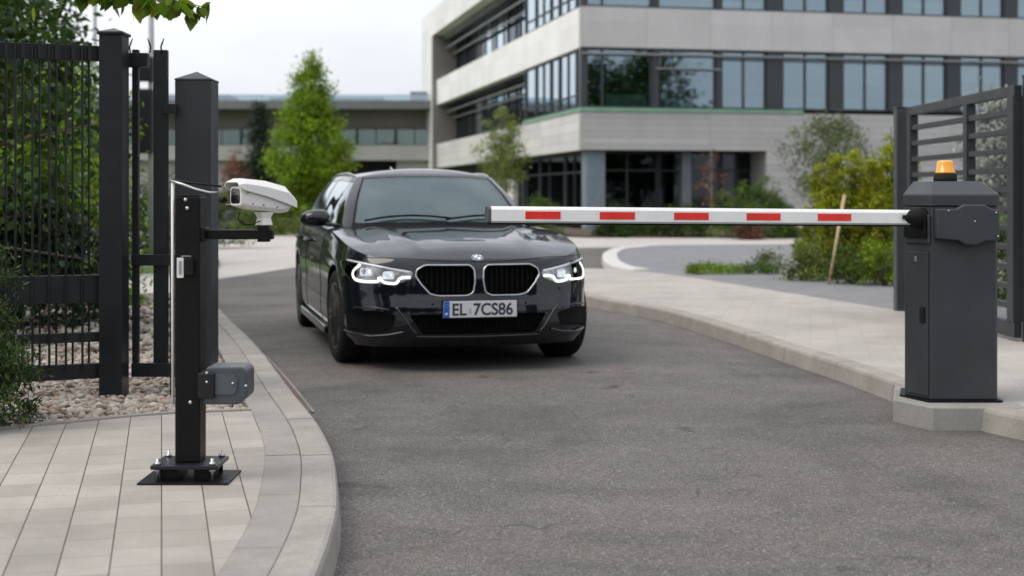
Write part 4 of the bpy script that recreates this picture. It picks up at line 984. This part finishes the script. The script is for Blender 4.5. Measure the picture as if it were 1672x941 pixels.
for k in range(1, NQ+1):
    q = k/NQ
    for i in range(NB):
        e = V[top0+i]; yb = e[1]; ys = yb+.5*math.exp(-yb/.5)-.5*math.exp(-(4.96-yb)/.5)
        x = e[0]*(1-q); y = e[1]*(1-q)+ys*q
        hc = it(ys, HC); z = e[2]+(hc-e[2])*(1-(1-q)**2.0)
        V.append(np.array([x, y, z+crease(x, y)*min(1, 3*q)]))
    for i in range(NB):
        a0 = (top0+i) if k == 1 else (NV+1)*NB+(k-2)*NB+i; a1 = (top0+(i+1) % NB) if k == 1 else (NV+1)*NB+(k-2)*NB+(i+1) % NB
        b0 = (NV+1)*NB+(k-1)*NB+i; b1 = (NV+1)*NB+(k-1)*NB+(i+1) % NB
        Fc.append((a0, a1, b1, b0))
Fc.append(tuple(range(NB)))
me = bpy.data.meshes.new('body'); me.from_pydata([tuple(p) for p in V], [], Fc)
bm = bmesh.new(); bm.from_mesh(me); bmesh.ops.remove_doubles(bm, verts=bm.verts, dist=.0006)
# the two spine rows meet: stitch them so the shell is closed
bmesh.ops.holes_fill(bm, edges=[e for e in bm.edges if e.is_boundary], sides=0)
bmesh.ops.recalc_face_normals(bm, faces=bm.faces); bm.to_mesh(me); 
bvh = BVHTree.FromBMesh(bm); bm.free()
me.materials.append(CARP); me.materials.append(mb_black); me.materials.append(gb)
body = bpy.data.objects.new('body', me); C.objects.link(body)
def fy_(x, z, dflt=.3):
    h = bvh.ray_cast(Vector((x, -1, z)), Vector((0, 1, 0)))
    return h[0].y if h[0] else dflt
def fx_(y, z, s):
    h = bvh.ray_cast(Vector((s*2, y, z)), Vector((-s, 0, 0)))
    return h[0].x if h[0] else s*.93
def cutter(mb, mi):
    o = mb.build('cutter', CARP); o.data.materials.clear()
    for mm in (CARP, mb_black, gb): o.data.materials.append(mm)
    for p in o.data.polygons: p.material_index = mi
    md = body.modifiers.new('b', 'BOOLEAN'); md.operation = 'DIFFERENCE'; md.solver = 'EXACT'; md.object = o
    dg = bpy.context.evaluated_depsgraph_get(); dg.update(); new = bpy.data.meshes.new_from_object(body.evaluated_get(dg))
    body.modifiers.clear()
    if len(new.polygons) > 500: body.data = new
    else: print('BOOLEAN FAILED', mi)
    bpy.data.objects.remove(o)
def mir(poly): return [(-x, z) for x, z in poly][::-1]
WF, WR, WRAD, TX = .86, 3.835, .342, .80
for yy in (WF, WR):
    for s in (-1, 1):
        mb = MB(); mb.lathe([(.0001, s*.56), (.372, s*.56), (.372, s*1.1), (.0001, s*1.1)], 'x', (0, yy, .345), 48); cutter(mb, 1)
KID = roundpoly([(.029,.63),(.033,.712),(.062,.742),(.375,.744),(.432,.712),(.443,.672),(.405,.612),(.345,.545),(.285,.531),(.085,.531),(.043,.552)], .016, 4)
for s in (1, -1):
    p = KID if s == 1 else mir(KID); mb = MB(); mb.prism(p, 'y', -.3, .135); cutter(mb, 1)
LOW = roundpoly([(-.49,.405),(-.40,.268),(.40,.268),(.49,.405)], .03, 4)
mb = MB(); mb.prism(LOW, 'y', -.3, .13); cutter(mb, 1)
SID = roundpoly([(.575,.40),(.60,.30),(.68,.262),(.86,.275),(.885,.30),(.885,.42),(.70,.432)], .02, 3)
for s in (1, -1):
    p = SID if s == 1 else mir(SID); mb = MB()
    # pocket bottom slants back with the rounded corner
    m_ = len(p); vs = [(x, -.3, z) for x, z in p]+[(x, (fy_(.58,.34) if abs(x) < .6 else fy_(min(abs(x), .86), .34))+.055, z) for x, z in p]
    mb.add(vs, [tuple(range(m_))[::-1], tuple(range(m_, 2*m_))]+[(i, (i+1) % m_, (i+1) % m_+m_, i+m_) for i in range(m_)]); cutter(mb, 1)
body.parent = CAR; body.data.shade_smooth() if hasattr(body.data, 'shade_smooth') else None
body.data.set_sharp_from_angle(angle=R(32)); body.name = 'body'

def surf_line(poly2, offn=-.004, closed=False, step=.02):
    """points along a polyline in (x,z) laid onto the nose surface"""
    pts = []; P = list(poly2)+([poly2[0]] if closed else [])
    for a, b in zip(P[:-1], P[1:]):
        n = max(1, int(math.hypot(b[0]-a[0], b[1]-a[1])/step))
        for k in range(n): t = k/n; x = a[0]+(b[0]-a[0])*t; z = a[1]+(b[1]-a[1])*t; pts.append((x, fy_(x, z)+offn, z))
    if not closed: x, z = P[-1]; pts.append((x, fy_(x, z)+offn, z))
    return pts
def surf_patch(poly, offn, thick, name, m, parent, grid=.012):
    """a thin shell of polygon shape following the nose surface (triangulated grid clipped to polygon)"""
    bm = bmesh.new(); f = bm.faces.new([bm.verts.new((x, 0, z)) for x, z in poly])
    xs_ = [p[0] for p in poly]; zs_ = [p[1] for p in poly]
    for i in range(int((max(xs_)-min(xs_))/grid)): bmesh.ops.bisect_plane(bm, geom=bm.verts[:]+bm.edges[:]+bm.faces[:], plane_co=(min(xs_)+grid*(i+1),0,0), plane_no=(1,0,0))
    for i in range(int((max(zs_)-min(zs_))/grid)): bmesh.ops.bisect_plane(bm, geom=bm.verts[:]+bm.edges[:]+bm.faces[:], plane_co=(0,0,min(zs_)+grid*(i+1)), plane_no=(0,0,1))
    for v in bm.verts: v.co.y = fy_(v.co.x, v.co.z)+offn
    r = bmesh.ops.extrude_face_region(bm, geom=bm.faces[:])
    for v in r['geom']:
        if isinstance(v, bmesh.types.BMVert): v.co.y += thick
    bmesh.ops.recalc_face_normals(bm, faces=bm.faces); me = bpy.data.meshes.new(name); bm.to_mesh(me); bm.free(); me.materials.append(m)
    me.shade_smooth() if hasattr(me, 'shade_smooth') else None; me.set_sharp_from_angle(angle=R(40))
    o = bpy.data.objects.new(name, me); C.objects.link(o); o.parent = parent; return o
# kidneys
for s in (1, -1):
    p = KID if s == 1 else mir(KID)
    mb = MB(); mb.tube(surf_line(p, -.004, True, .015), .0060, 8, closed=True); ringo = mb.build('kidney_grille', M['chrome'], CAR)
    for k in range(10):
        x = s*(.062+.0375*k); zt = .728 if k < 9 else .70; zb_ = .548 if k < 7 else .548+.05*(k-6)*.6
        mb = MB(); y0 = fy_(x, .64)+.030
        mb.add([(x-.006, y0+.012, zb_), (x+.006, y0+.012, zb_), (x+.006, y0+.03, zb_), (x-.006, y0+.03, zb_), (x-.006, y0+.022, zt), (x+.006, y0+.022, zt), (x+.006, y0+.04, zt), (x-.006, y0+.04, zt)], [(0,3,2,1),(4,5,6,7),(0,1,5,4),(1,2,6,5),(2,3,7,6),(3,0,4,7)])
        mb.build('grille_blade', mb_black, ringo, bevel=.003)
mb = MB()
for k in range(9): z = .28+.015*k; mb.bar((-.46,.055,z), (.46,.055,z), .01, .004)
for k in range(24): x = -.44+.038*k; mb.bar((x,.06,.27), (x,.06,.405), .004, .01)
mb.build('lower_grille', mb_black, CAR)
# bumper contour lines and splitter
for s in (1, -1):
    mb = MB(); mb.tube(surf_line([(s*.575,.455),(s*.535,.40),(s*.475,.31),(s*.43,.262)], .0, step=.02), .007, 6); mb.build('bumper_blade', gb, CAR)
    mb = MB(); pl_ = surf_line([(s*.52,.285),(s*.62,.262),(s*.74,.248),(s*.86,.258),(s*.905,.275)], -.006, step=.02); mb.tube(pl_, [.010]*len(pl_), 6); mb.build('corner_lip', CARP, CAR)
    mb = MB(); mb.tube(surf_line([(s*.62,.435),(s*.72,.452),(s*.84,.442)], -.002, step=.02), .006, 6); mb.build('air_curtain_fin', CARP, CAR)
mb = MB(); mb.tube(surf_line([(-.44,.252),(0,.246),(.44,.252)], -.004, step=.03), .007, 6); mb.build('front_lip', gb, CAR)
for x in (-.60, .60, -.33, .33):
    z = .565 if abs(x) > .5 else .475; y = fy_(x, z); mb = MB(); mb.lathe([(.0001,y-.002),(.009,y-.002),(.009,y+.01)], 'y', (x,0,z), 10); mb.build('parking_sensor', mb_black, CAR)
# headlights
hlh = N('headlight_housing'); hlh.set(col=hlh.ramp(hlh.noise(30, 2), [(.35, (.10,.105,.11)), (.6, (.40,.41,.42))]), rough=.3, metal=.6, coat=1, coatr=.02); HLH = hlh.m
drl = N('daytime_light'); drl.set(col=(.9,.93,.9), em=(.94,1.0,.95), es=1.25); DRL = drl.m
prj = N('projector_glass'); prj.set(col=(.45,.48,.5), rough=.12, metal=.4, coat=1, em=(.85,.92,1.0), es=.5); PRJ = prj.m
HL = roundpoly([(.458,.700),(.60,.724),(.74,.752),(.868,.778),(.898,.752),(.892,.70),(.862,.640),(.79,.620),(.62,.612),(.53,.626),(.47,.652)], .016, 3)
cle = N('lens_clear'); tr_ = cle.n('ShaderNodeBsdfTransparent'); gl_ = cle.n('ShaderNodeBsdfGlossy'); gl_.inputs['Roughness'].default_value = .02
lw_ = cle.n('ShaderNodeLayerWeight'); lw_.inputs[0].default_value = .2; ms_ = cle.n('ShaderNodeMixShader'); cle.l(lw_.outputs['Fresnel'], ms_.inputs[0]); cle.l(tr_.outputs[0], ms_.inputs[1]); cle.l(gl_.outputs[0], ms_.inputs[2]); cle.l(ms_.outputs[0], cle.out.inputs['Surface'])
for s in (1, -1):
    p = HL if s == 1 else mir(HL)
    h = surf_patch(p, -.003, .002, 'headlight', HLH, CAR)
    for seg in ([(.800,.742),(.838,.688),(.820,.634),(.70,.630),(.684,.660)], [(.678,.660),(.650,.625),(.575,.620),(.545,.654),(.478,.662)]):
        q = roundpoly([(s*a, b) for a, b in seg]+[(s*seg[-1][0], seg[-1][1]-.0001)], .012, 3)[3:-6]
        q = [tuple(p_) for p_ in catmull([(s*a, b) for a, b in seg], 6)]
        mb = MB(); pts_ = surf_line(q, -.012, step=.01); mb.tube(pts_, .0088, 8); mb.build('light_guide', DRL, h)
    mb = MB(); mb.tube(surf_line([(s*.865,.768),(s*.74,.744),(s*.60,.716),(s*.475,.694)], -.009, step=.02), .0085, 6); mb.build('chrome_brow', plain('lamp_brow', (.8,.82,.84), .25, metal=.3), h)
    for cx_, cz_ in ((.762,.690), (.622,.672)):
        y = fy_(s*cx_, cz_); pp = roundpoly([(s*cx_-.040,cz_-.026),(s*cx_+.040,cz_-.026),(s*cx_+.036,cz_+.030),(s*cx_-.036,cz_+.030)], .018, 3)
        mb = MB(); m_ = len(pp); mb.loft([[(a, fy_(a, b)-.005, b) for a, b in pp], [(s*cx_+(a-s*cx_)*.7, fy_(a, b)-.012, cz_+(b-cz_)*.7) for a, b in pp], [(s*cx_+(a-s*cx_)*.35, fy_(a, b)-.014, cz_+(b-cz_)*.35) for a, b in pp]], smooth=True); mb.build('projector', PRJ, h)
    surf_patch([(s*.455+(a-s*.455)*1.0, b) for a, b in p], -.020, .001, 'lens_cover', cle.m, h)
# number plate
PT = MB(); PT.box(-.26, .26, -.012, -.004, .383, .497); plate = PT.build('number_plate', plain('plate_white', (.56,.58,.60), .45, var=.04), CAR, bevel=.002)
mb = MB(); mb.box(-.27, .27, -.0038, .006, .373, .502); mb.build('plate_holder', mb_black, plate)
mb = MB(); mb.box(-.2595, -.218, -.0128, -.0122, .384, .496); mb.build('country_band', plain('plate_blue', (.005,.09,.42), .45, var=.05), plate)
stm = plain('band_mark', (.35,.55,.8), .5)
mb = MB()
for k in range(12):
    t_ = 2*PI*k/12; mb.lathe([(.0001,-.0136),(.0018,-.0135),(.0018,-.0129)], 'y', (-.239+.012*math.cos(t_),0,.465+.012*math.sin(t_)), 5)
mb.lathe([(.0001,-.0137),(.010,-.0136),(.010,-.0129)], 'y', (-.239,0,.408), 12); mb.build('band_stars', stm, plate)
def text(s_, size, x, z, y, m, parent, name='plate_letters', sx=1, align='LEFT'):
    cu = bpy.data.curves.new('t', 'FONT'); cu.body = s_; cu.size = size; cu.extrude = .0004; cu.offset = .0022; cu.align_x = align
    o = bpy.data.objects.new('t', cu); C.objects.link(o); bpy.context.view_layer.update()
    me = bpy.data.meshes.new_from_object(o); bpy.data.objects.remove(o)
    o = bpy.data.objects.new(name, me); me.materials.clear(); me.materials.append(m); C.objects.link(o); o.parent = parent
    o.location = (x, y, z); o.rotation_euler = (PI/2, 0, 0); o.scale = (sx, 1, 1); return o
ink = plain('plate_ink', (.012,.012,.014), .5)
text('EL', .116, -.203, .3995, -.0128, ink, plate, sx=.90)
text('7CS86', .116, -.052, .3995, -.0128, ink, plate, sx=.92)
mb = MB()
mb.box(-.083, -.063, -.0126, -.0122, .404, .445); mb.build('registration_sticker', plain('sticker_grey', (.40,.42,.42), .5), plate)
# roundel on the nose
yb = .0
zb_ = .788; h_ = bvh.ray_cast(Vector((0, -.5, zb_)), Vector((0, 1, 0))); ctr = h_[0]; nn = h_[1]
if nn.y > 0: nn = -nn
EMB = bpy.data.objects.new('emblem', None)
def disc(mb, r0, r1, a0, a1, z0, z1, n=24):
    pts = []
    aa = np.linspace(a0, a1, n)
    o_ = [(r1*math.cos(t), r1*math.sin(t)) for t in aa]; i_ = [(r0*math.cos(t), r0*math.sin(t)) for t in aa[::-1]] if r0 > 0 else [(0, 0)]
    mb.prism(o_+i_, 'z', z0, z1)
q_ = nn.to_track_quat('Z', 'Y'); 
up_ = Vector((0, 0, 1)); zax = nn.normalized(); xax = up_.cross(zax).normalized(); yax = zax.cross(xax)
rotm = Matrix((xax, yax, zax)).transposed().to_euler()
mb = MB(); mb.lathe([(.0001,-.004),(.041,-.004),(.041,.003),(.038,.005),(.0001,.005)]); em = mb.build('emblem', plain('emblem_black', (.02,.02,.025), .3), CAR, loc=tuple(ctr), rot=tuple(rotm))
mb = MB(); mb.tube([(.040*math.cos(t), .040*math.sin(t), .004) for t in np.linspace(0, 2*PI, 33)[:-1]], .0022, 6, closed=True); mb.tube([(.026*math.cos(t), .026*math.sin(t), .005) for t in np.linspace(0, 2*PI, 33)[:-1]], .0012, 6, closed=True); mb.build('emblem_ring', M['chrome'], em)
mb = MB(); disc(mb, 0, .025, 0, PI/2, .0051, .006); disc(mb, 0, .025, PI, 1.5*PI, .0051, .006); mb.build('emblem_quarters', plain('emblem_blue', (.02,.16,.5), .3), em)
mb = MB(); disc(mb, 0, .025, PI/2, PI, .0051, .006); disc(mb, 0, .025, 1.5*PI, 2*PI, .0051, .006); mb.build('emblem_quarters', M['whitealu'], em)
for ch, a_ in (('B', 130), ('M', 90), ('W', 50)):
    cu = text(ch, .013, .0325*math.cos(R(a_)), 0, 0, M['whitealu'], em, 'emblem_letter', align='CENTER'); cu.rotation_euler = (0, 0, R(a_-90)); cu.location = (.0325*math.cos(R(a_))-.0, .0325*math.sin(R(a_))-.004, .0056)
# bonnet shut line
mb = MB(); pl_ = []
for x in np.linspace(-.86, .86, 60):
    z = .765+.012*(abs(x)/.86)**1.5+ (.018 if abs(x) > .5 else .018*(abs(x)/.5)**2); pl_.append((x, fy_(x, z)-.0005, z))
mb.tube(pl_, .0028, 6); mb.build('bonnet_seam', mb_black, CAR)

# greenhouse: param surface between belt line and roof edge
GC = [((0,1.36,.995),(0,2.08,1.400)), ((.40,1.42,.992),(.33,2.11,1.396)), ((.70,1.60,.985),(.535,2.18,1.380)), ((.775,1.80,.985),(.60,2.30,1.368)), ((.80,2.3,.99),(.615,2.72,1.385)), ((.815,2.85,1.0),(.62,3.05,1.388)),
      ((.81,3.7,1.01),(.605,3.8,1.378)), ((.77,4.4,1.02),(.575,4.35,1.345)), ((.60,4.78,1.01),(.50,4.60,1.31)), ((0,4.90,1.0),(0,4.70,1.33))]
gb0 = catmull([g[0] for g in GC], 16); gt0 = catmull([g[1] for g in GC], 16); NG = len(gb0)-1
def gpt(s_, v, side=1, offn=0.0):
    """s_: 0..9 (control index), v: 0..1"""
    def samp(arr, q):
        f = q/9*NG; i = min(NG-1, max(0, int(f))); r_ = f-i; return arr[i]*(1-r_)+arr[i+1]*r_
    a, b = samp(gb0, s_), samp(gt0, s_); e = .03
    ta, tb = samp(gb0, min(9, s_+e))-samp(gb0, max(0, s_-e)), samp(gt0, min(9, s_+e))-samp(gt0, max(0, s_-e))
    t = ta*(1-v)+tb*v; up = b-a; n = np.cross(t, up); n /= np.linalg.norm(n)
    p = a*(1-v)+b*v
    c = p-np.array([0, 3.1, .7])
    if np.dot(n, c) < 0: n = -n
    if s_ < 1e-6 or s_ > 9-1e-6: n[0] = 0
    p = p+n*(.028*math.sin(PI*v)+offn)
    return (side*p[0], p[1], p[2])
def gpatch(mb, s0, s1, v0, v1, side, offn, thick=.006, ns=None, nv=10):
    ns = ns or max(2, int((s1-s0)*10)); S = np.linspace(s0, s1, ns+1); Vv = np.linspace(v0, v1, nv+1)
    rings = []
    g0 = [[gpt(a, b, side, offn) for b in Vv] for a in S]; g1 = [[gpt(a, b, side, offn-thick) for b in Vv] for a in S]
    vs = [p for r_ in g0 for p in r_]+[p for r_ in g1 for p in r_]; m_ = nv+1; K = (ns+1)*m_; fs = []
    for i in range(ns):
        for j in range(nv):
            q = (i*m_+j, (i+1)*m_+j, (i+1)*m_+j+1, i*m_+j+1); fs += [q, tuple(x+K for x in q[::-1])]
    for i in range(ns): fs += [(i*m_, i*m_+K, (i+1)*m_+K, (i+1)*m_), (i*m_+nv, (i+1)*m_+nv, (i+1)*m_+nv+K, i*m_+nv+K)]
    for j in range(nv): fs += [(j, j+1, j+1+K, j+K), (ns*m_+j, ns*m_+j+K, ns*m_+j+1+K, ns*m_+j+1)]
    mb.add(vs, fs, True)
def gfull(mb, s1, v0, v1, offn, thick=.006, s0=0, back=False):
    # both sides joined across the middle
    S = list(np.linspace(s0, s1, 26)) if not back else list(np.linspace(s1, 9, 20))
    seq = [(a, -1) for a in S[::-1]]+[(a, 1) for a in S[1:]] if not back else [(a, -1) for a in S]+[(a, 1) for a in S[::-1][1:]]
    nv = 10; Vv = np.linspace(v0, v1, nv+1); m_ = nv+1; ns = len(seq)-1; K = len(seq)*m_
    vs = [gpt(a, b, sd_, offn) for a, sd_ in seq for b in Vv]+[gpt(a, b, sd_, offn-thick) for a, sd_ in seq for b in Vv]; fs = []
    for i in range(ns):
        for j in range(nv):
            q = (i*m_+j, (i+1)*m_+j, (i+1)*m_+j+1, i*m_+j+1); fs += [q, tuple(x+K for x in q[::-1])]
    for i in range(ns): fs += [(i*m_, i*m_+K, (i+1)*m_+K, (i+1)*m_), (i*m_+nv, (i+1)*m_+nv, (i+1)*m_+nv+K, i*m_+nv+K)]
    for j in range(nv): fs += [(j, j+1, j+1+K, j+K), (ns*m_+j, ns*m_+j+K, ns*m_+j+1+K, ns*m_+j+1)]
    mb.add(vs, fs, True)
mb = MB(); gfull(mb, 1.93, .02, .965, 0); ws = mb.build('windscreen', cg, CAR, autosm=40)
mb = MB(); gfull(mb, 1.93, .90, .966, -.012, .003); mb.build('shade_band', mb_black, ws, autosm=40)
mb = MB(); gfull(mb, 2.0, -.05, .045, .004, .03); mb.build('cowl', mb_black, CAR, autosm=40)
mb = MB(); gfull(mb, 2.05, .955, 1.02, .003, .02); mb.build('roof_header', CARP, CAR, autosm=40)
for s in (1, -1):
    mb = MB(); gpatch(mb, 1.90, 1.97, .0, 1.0, s, .0035, .012); mb.build('screen_seal', mb_black, CAR, autosm=40)
    mb = MB(); gpatch(mb, 1.96, 2.55, -.03, 1.02, s, .004, .03, ns=8); mb.build('a_pillar', CARP, CAR, autosm=40)
    mb = MB(); gpatch(mb, 2.55, 4.9, .04, .93, s, 0); mb.build('front_door_window', sgl, CAR, autosm=40)
    mb = MB(); gpatch(mb, 4.9, 5.12, .0, .96, s, .002, .02); mb.build('b_pillar', gb, CAR, autosm=40)
    mb = MB(); gpatch(mb, 5.12, 6.0, .04, .93, s, 0); mb.build('rear_door_window', sgl, CAR, autosm=40)
    mb = MB(); gpatch(mb, 6.0, 6.12, .0, .96, s, .002, .02); mb.build('c_pillar', gb, CAR, autosm=40)
    mb = MB(); gpatch(mb, 6.12, 6.9, .04, .93, s, 0); mb.build('quarter_window', sgl, CAR, autosm=40)
    mb = MB(); gpatch(mb, 6.9, 8.3, -.03, 1.02, s, .004, .03); mb.build('d_pillar', CARP, CAR, autosm=40)
    mb = MB(); gpatch(mb, 2.5, 7.0, .92, 1.03, s, .004, .03); mb.build('roof_side', CARP, CAR, autosm=40)
    mb = MB(); gpatch(mb, 2.5, 7.0, -.04, .045, s, .004, .012); mb.build('waist_trim', gb, CAR, autosm=40)
    pts_ = [gpt(a, 1.0, s, .004) for a in np.linspace(3.0, 6.9, 22)]; pts_ = [(p[0]-s*.03, p[1], p[2]+.028*min(1, 3*math.sin(PI*i/21))) for i, p in enumerate(pts_)]
    mb = MB(); mb.tube(pts_, .013, 8); mb.build('roof_rail', gb, CAR)
mb = MB(); gfull(mb, 8.3, .05, .95, .0, back=True); mb.build('rear_window', sgl, CAR, autosm=40)
mb = MB(); gfull(mb, 8.25, -.03, .06, .004, .03, back=True); mb.build('tailgate_edge', CARP, CAR, autosm=40)
# roof skin
rs = []; SS = np.linspace(0, 9, 73); rim = [gpt(a, 1.0, -1, .004) for a in SS]+[gpt(a, 1.0, 1, .004) for a in SS[::-1][1:-1]]; nr = len(rim)
vs = list(rim); fs = []; KQ = 10
for k in range(1, KQ+1):
    q = k/KQ
    for x, y, z in rim:
        yc = min(max(y, 2.45), 4.3); xx = x*(1-q); y2 = y*(1-q)+yc*q; hz = 1.462-.012*((y2-2.9)/1.2)**2
        vs.append((xx, y2, z+(hz-z)*(1-(1-q)**2.3)))
    for i in range(nr): fs.append(((k-1)*nr+i, (k-1)*nr+(i+1) % nr, k*nr+(i+1) % nr, k*nr+i))
mb = MB(); mb.add(vs, fs, True); mb.build('roof', CARP, CAR)
mb = MB(); mb.loft([[(-.035,3.9,1.44),(.035,3.9,1.44),(.02,3.95,1.45),(-.02,3.95,1.45)],[(-.008,4.15,1.47),(.008,4.15,1.47),(.006,4.16,1.51),(-.006,4.16,1.51)]]); mb.build('antenna_fin', CARP, CAR)
for x0, x1, f0, f1 in ((-.60, .06, .10, .16), (.02, .62, .13, .19)):
    pts_ = []
    for k in range(9):
        x = x0+(x1-x0)*k/8; a_ = abs(x)/.70*2*.93; v_ = .05+.07*math.sin(PI*k/8*.9)
        g_ = gpt(min(1.9, a_), v_, 1 if x >= 0 else -1, .022); pts_.append(g_)
    mb = MB(); mb.tube(pts_, .009, 6); mb.build('wiper', mb_black, CAR)
# mirrors, handles, seams
for s in (1, -1):
    rr_ = []
    for u_, (wy, wz, dz, dy) in zip((0,.06,.2,.5,.8,.95,1), ((.02,.03,-.015,0),(.05,.052,-.004,0),(.066,.066,.002,0),(.07,.068,.002,.0),(.066,.058,-.002,.015),(.05,.04,-.006,.03),(.02,.02,-.008,.04))):
        x = s*(.845+.235*u_); rr_.append([(x, 1.80+dy+wy*math.cos(t), 1.045+dz+wz*math.sin(t)) for t in np.linspace(0, 2*PI, 21)[:-1]])
    mb = MB(); mb.loft(rr_); mo = mb.build('wing_mirror', CARP, CAR)
    mb = MB(); mb.loft([[(s*.78,1.78+a,.985+b) for a, b in ((-.04,-.015),(.05,-.015),(.05,.015),(-.04,.015))],[(s*.90,1.78+a,1.0+b) for a, b in ((-.03,-.015),(.04,-.015),(.04,.02),(-.03,.02))]]); mb.build('mirror_arm', gb, mo, bevel=.004)
    mb = MB(); mb.box(s*.87 if s > 0 else s*1.05, s*1.05 if s > 0 else s*.87, 1.862, 1.872, 1.0, 1.09); mb.build('mirror_glass', M['chrome'], mo)
    for yh in (2.75, 3.72):
        mb = MB(); mb.tube([(s*.915,yh-.11,.845),(s*.950,yh-.09,.848),(s*.952,yh+.09,.852),(s*.915,yh+.11,.855)], .013, 8); mb.build('door_handle', CARP, CAR)
    for yh in (1.72, 2.95, 3.55):
        pts_ = []
        for v in np.linspace(.10, .99, 16):
            zt_ = it(yh, ZS); z = ZB+(zt_-ZB)*v; pts_.append((fx_(yh, z, s), yh, z))
        mb = MB(); mb.tube(pts_, .003, 5); mb.build('door_seam', mb_black, CAR)
    mb = MB(); mb.box(*(sorted((s*.90, s*.945))), 1.32, 3.38, .165, .225); mb.build('side_skirt', gb, CAR, bevel=.012)
    mb = MB(); mb.tube([(fx_(WF+.378*math.cos(t), .345+.378*math.sin(t), s), WF+.378*math.cos(t), .345+.378*math.sin(t)) for t in np.linspace(R(-14), R(194), 40)], .004, 6); mb.build('arch_lip', CARP, CAR)
    mb = MB(); mb.tube([(fx_(WR+.378*math.cos(t), .345+.378*math.sin(t), s), WR+.378*math.cos(t), .345+.378*math.sin(t)) for t in np.linspace(R(-14), R(194), 40)], .004, 6); mb.build('arch_lip', CARP, CAR)
# cabin
cabm = plain('cabin_fabric', (.16,.16,.165), .8, var=.2, scale=8); dshm = plain('dashboard', (.06,.062,.065), .6)
mb = MB(); mb.box(-.72, .72, 1.62, 2.05, .80, .955); mb.build('dashboard', dshm, CAR, bevel=.04, seg=3)
for s in (1, -1):
    mb = MB(); mb.loft([[(s*.36+a, 2.55+b, .62) for a, b in ((-.24,-.06),(.24,-.06),(.24,.08),(-.24,.08))],[(s*.36+a, 2.62+b, .95) for a, b in ((-.23,-.06),(.23,-.06),(.23,.07),(-.23,.07))],[(s*.36+a, 2.72+b, 1.17) for a, b in ((-.17,-.05),(.17,-.05),(.17,.05),(-.17,.05))]]); se_ = mb.build('front_seat', cabm, CAR, bevel=.03, seg=3)
    mb = MB(); mb.box(s*.36-.13, s*.36+.13, 2.70, 2.80, 1.19, 1.36); mb.build('headrest', cabm, se_, bevel=.04, seg=3)
mb = MB(); mb.box(-.66, .66, 3.55, 3.70, .6, 1.18); mb.build('rear_seat', cabm, CAR, bevel=.05, seg=3)
mb = MB(); mb.tube([(.36+.18*math.cos(t), 2.10+.07*math.sin(t), 1.0+.16*math.sin(t)) for t in np.linspace(0, 2*PI, 29)[:-1]], .014, 8, closed=True); mb.build('steering_wheel', mb_black, CAR)
mb = MB(); mb.box(-.12, .12, 2.12, 2.14, 1.28, 1.345); mb.build('rear_view_mirror', mb_black, CAR, bevel=.01)
mb = MB(); mb.box(-.64, -.56, 1.70, 1.702, 1.01, 1.03); mb.build('screen_sticker', M['white'], CAR)
mb = MB(); mb.box(-.78, .78, 1.6, 4.6, .55, .6); mb.build('cabin_floor', dshm, CAR)
# wheels
rimm = plain('wheel_alloy', (.16,.165,.17), .3, metal=.9, var=.1)
def wheel(s, y, steer=0):
    t = bpy.data.objects.new('wheel', None); C.objects.link(t); t.parent = CAR; t.location = (s*TX, y, WRAD); t.rotation_euler = (0, 0, steer)
    hw = .122; r = WRAD
    prof_ = [(.238, -hw+.012), (.27, -hw), (.315, -hw+.004), (.333, -hw+.02), (r, -hw+.04), (r, hw-.04), (.333, hw-.02), (.315, hw-.004), (.27, hw), (.238, hw-.012)]
    mb = MB(); mb.lathe(prof_, 'x', (0,0,0), 56); mb.v = mb.v; mb.build('tyre', M['rubber'], t)
    mb = MB()
    for off_ in (-.05, -.018, .018, .05): mb.lathe([(r-.008, off_-.004), (r+.0006, off_-.004), (r+.0006, off_+.004), (r-.008, off_+.004)], 'x', (0,0,0), 56)
    mb.build('tread_groove', mb_black, t)
    mb = MB(); o_ = s*(hw-.012)
    mb.lathe([(.226, o_), (.243, o_+s*.006), (.243, -s*hw*.8), (.226, -s*hw*.8)], 'x', (0,0,0), 48)
    for k in range(5):
        for d in (-.13, .13):
            a0 = 2*PI*k/5; a1 = a0+d
            p = (o_-s*.018, .05*math.cos(a0), .05*math.sin(a0)); q = (o_-s*.006, .232*math.cos(a1), .232*math.sin(a1)); mb.bar(p, q, .022, .022, up=(1,0,0))
    mb.lathe([(.0001, o_-s*.004), (.04, o_-s*.006), (.06, o_-s*.03), (.06, o_-s*.06), (.0001, o_-s*.06)], 'x', (0,0,0), 24); mb.build('rim', rimm, t)
    mb = MB(); mb.lathe([(.0001, -s*.01), (.17, -s*.01), (.17, s*.015), (.0001, s*.015)], 'x', (0,0,0), 32); mb.build('brake_disc', M['steel'], t)
for s in (1, -1): wheel(s, WF, R(3)); wheel(s, WR)
mb = MB(); mb.box(-.55, .55, .3, 4.7, .155, .3); mb.build('underbody', mb_black, CAR, bevel=.03)

# pale tree seen through the right gate
M['leaf_silver'] = leafmat('silvery_leaves', (.26,.28,.24), (.50,.51,.47), tr=.3)
tree('pale_tree', 'small pale silvery tree seen through the slats of the right gate', 'tree', (placed(1640, 17)[0], 17, .1), 2.45, egg(.45), .6, 130, 70, .08, .07, M['leaf_silver'], 'barkpale', seed=201, trunk_r=.03)
bush('low_shrub', 'green shrub low behind the slatted gate at the right edge', (placed(1625, 15)[0], 15, .1), .9, .6, .95, 110, 70, .06, M['leaf_mid'], 202, cr=.10)
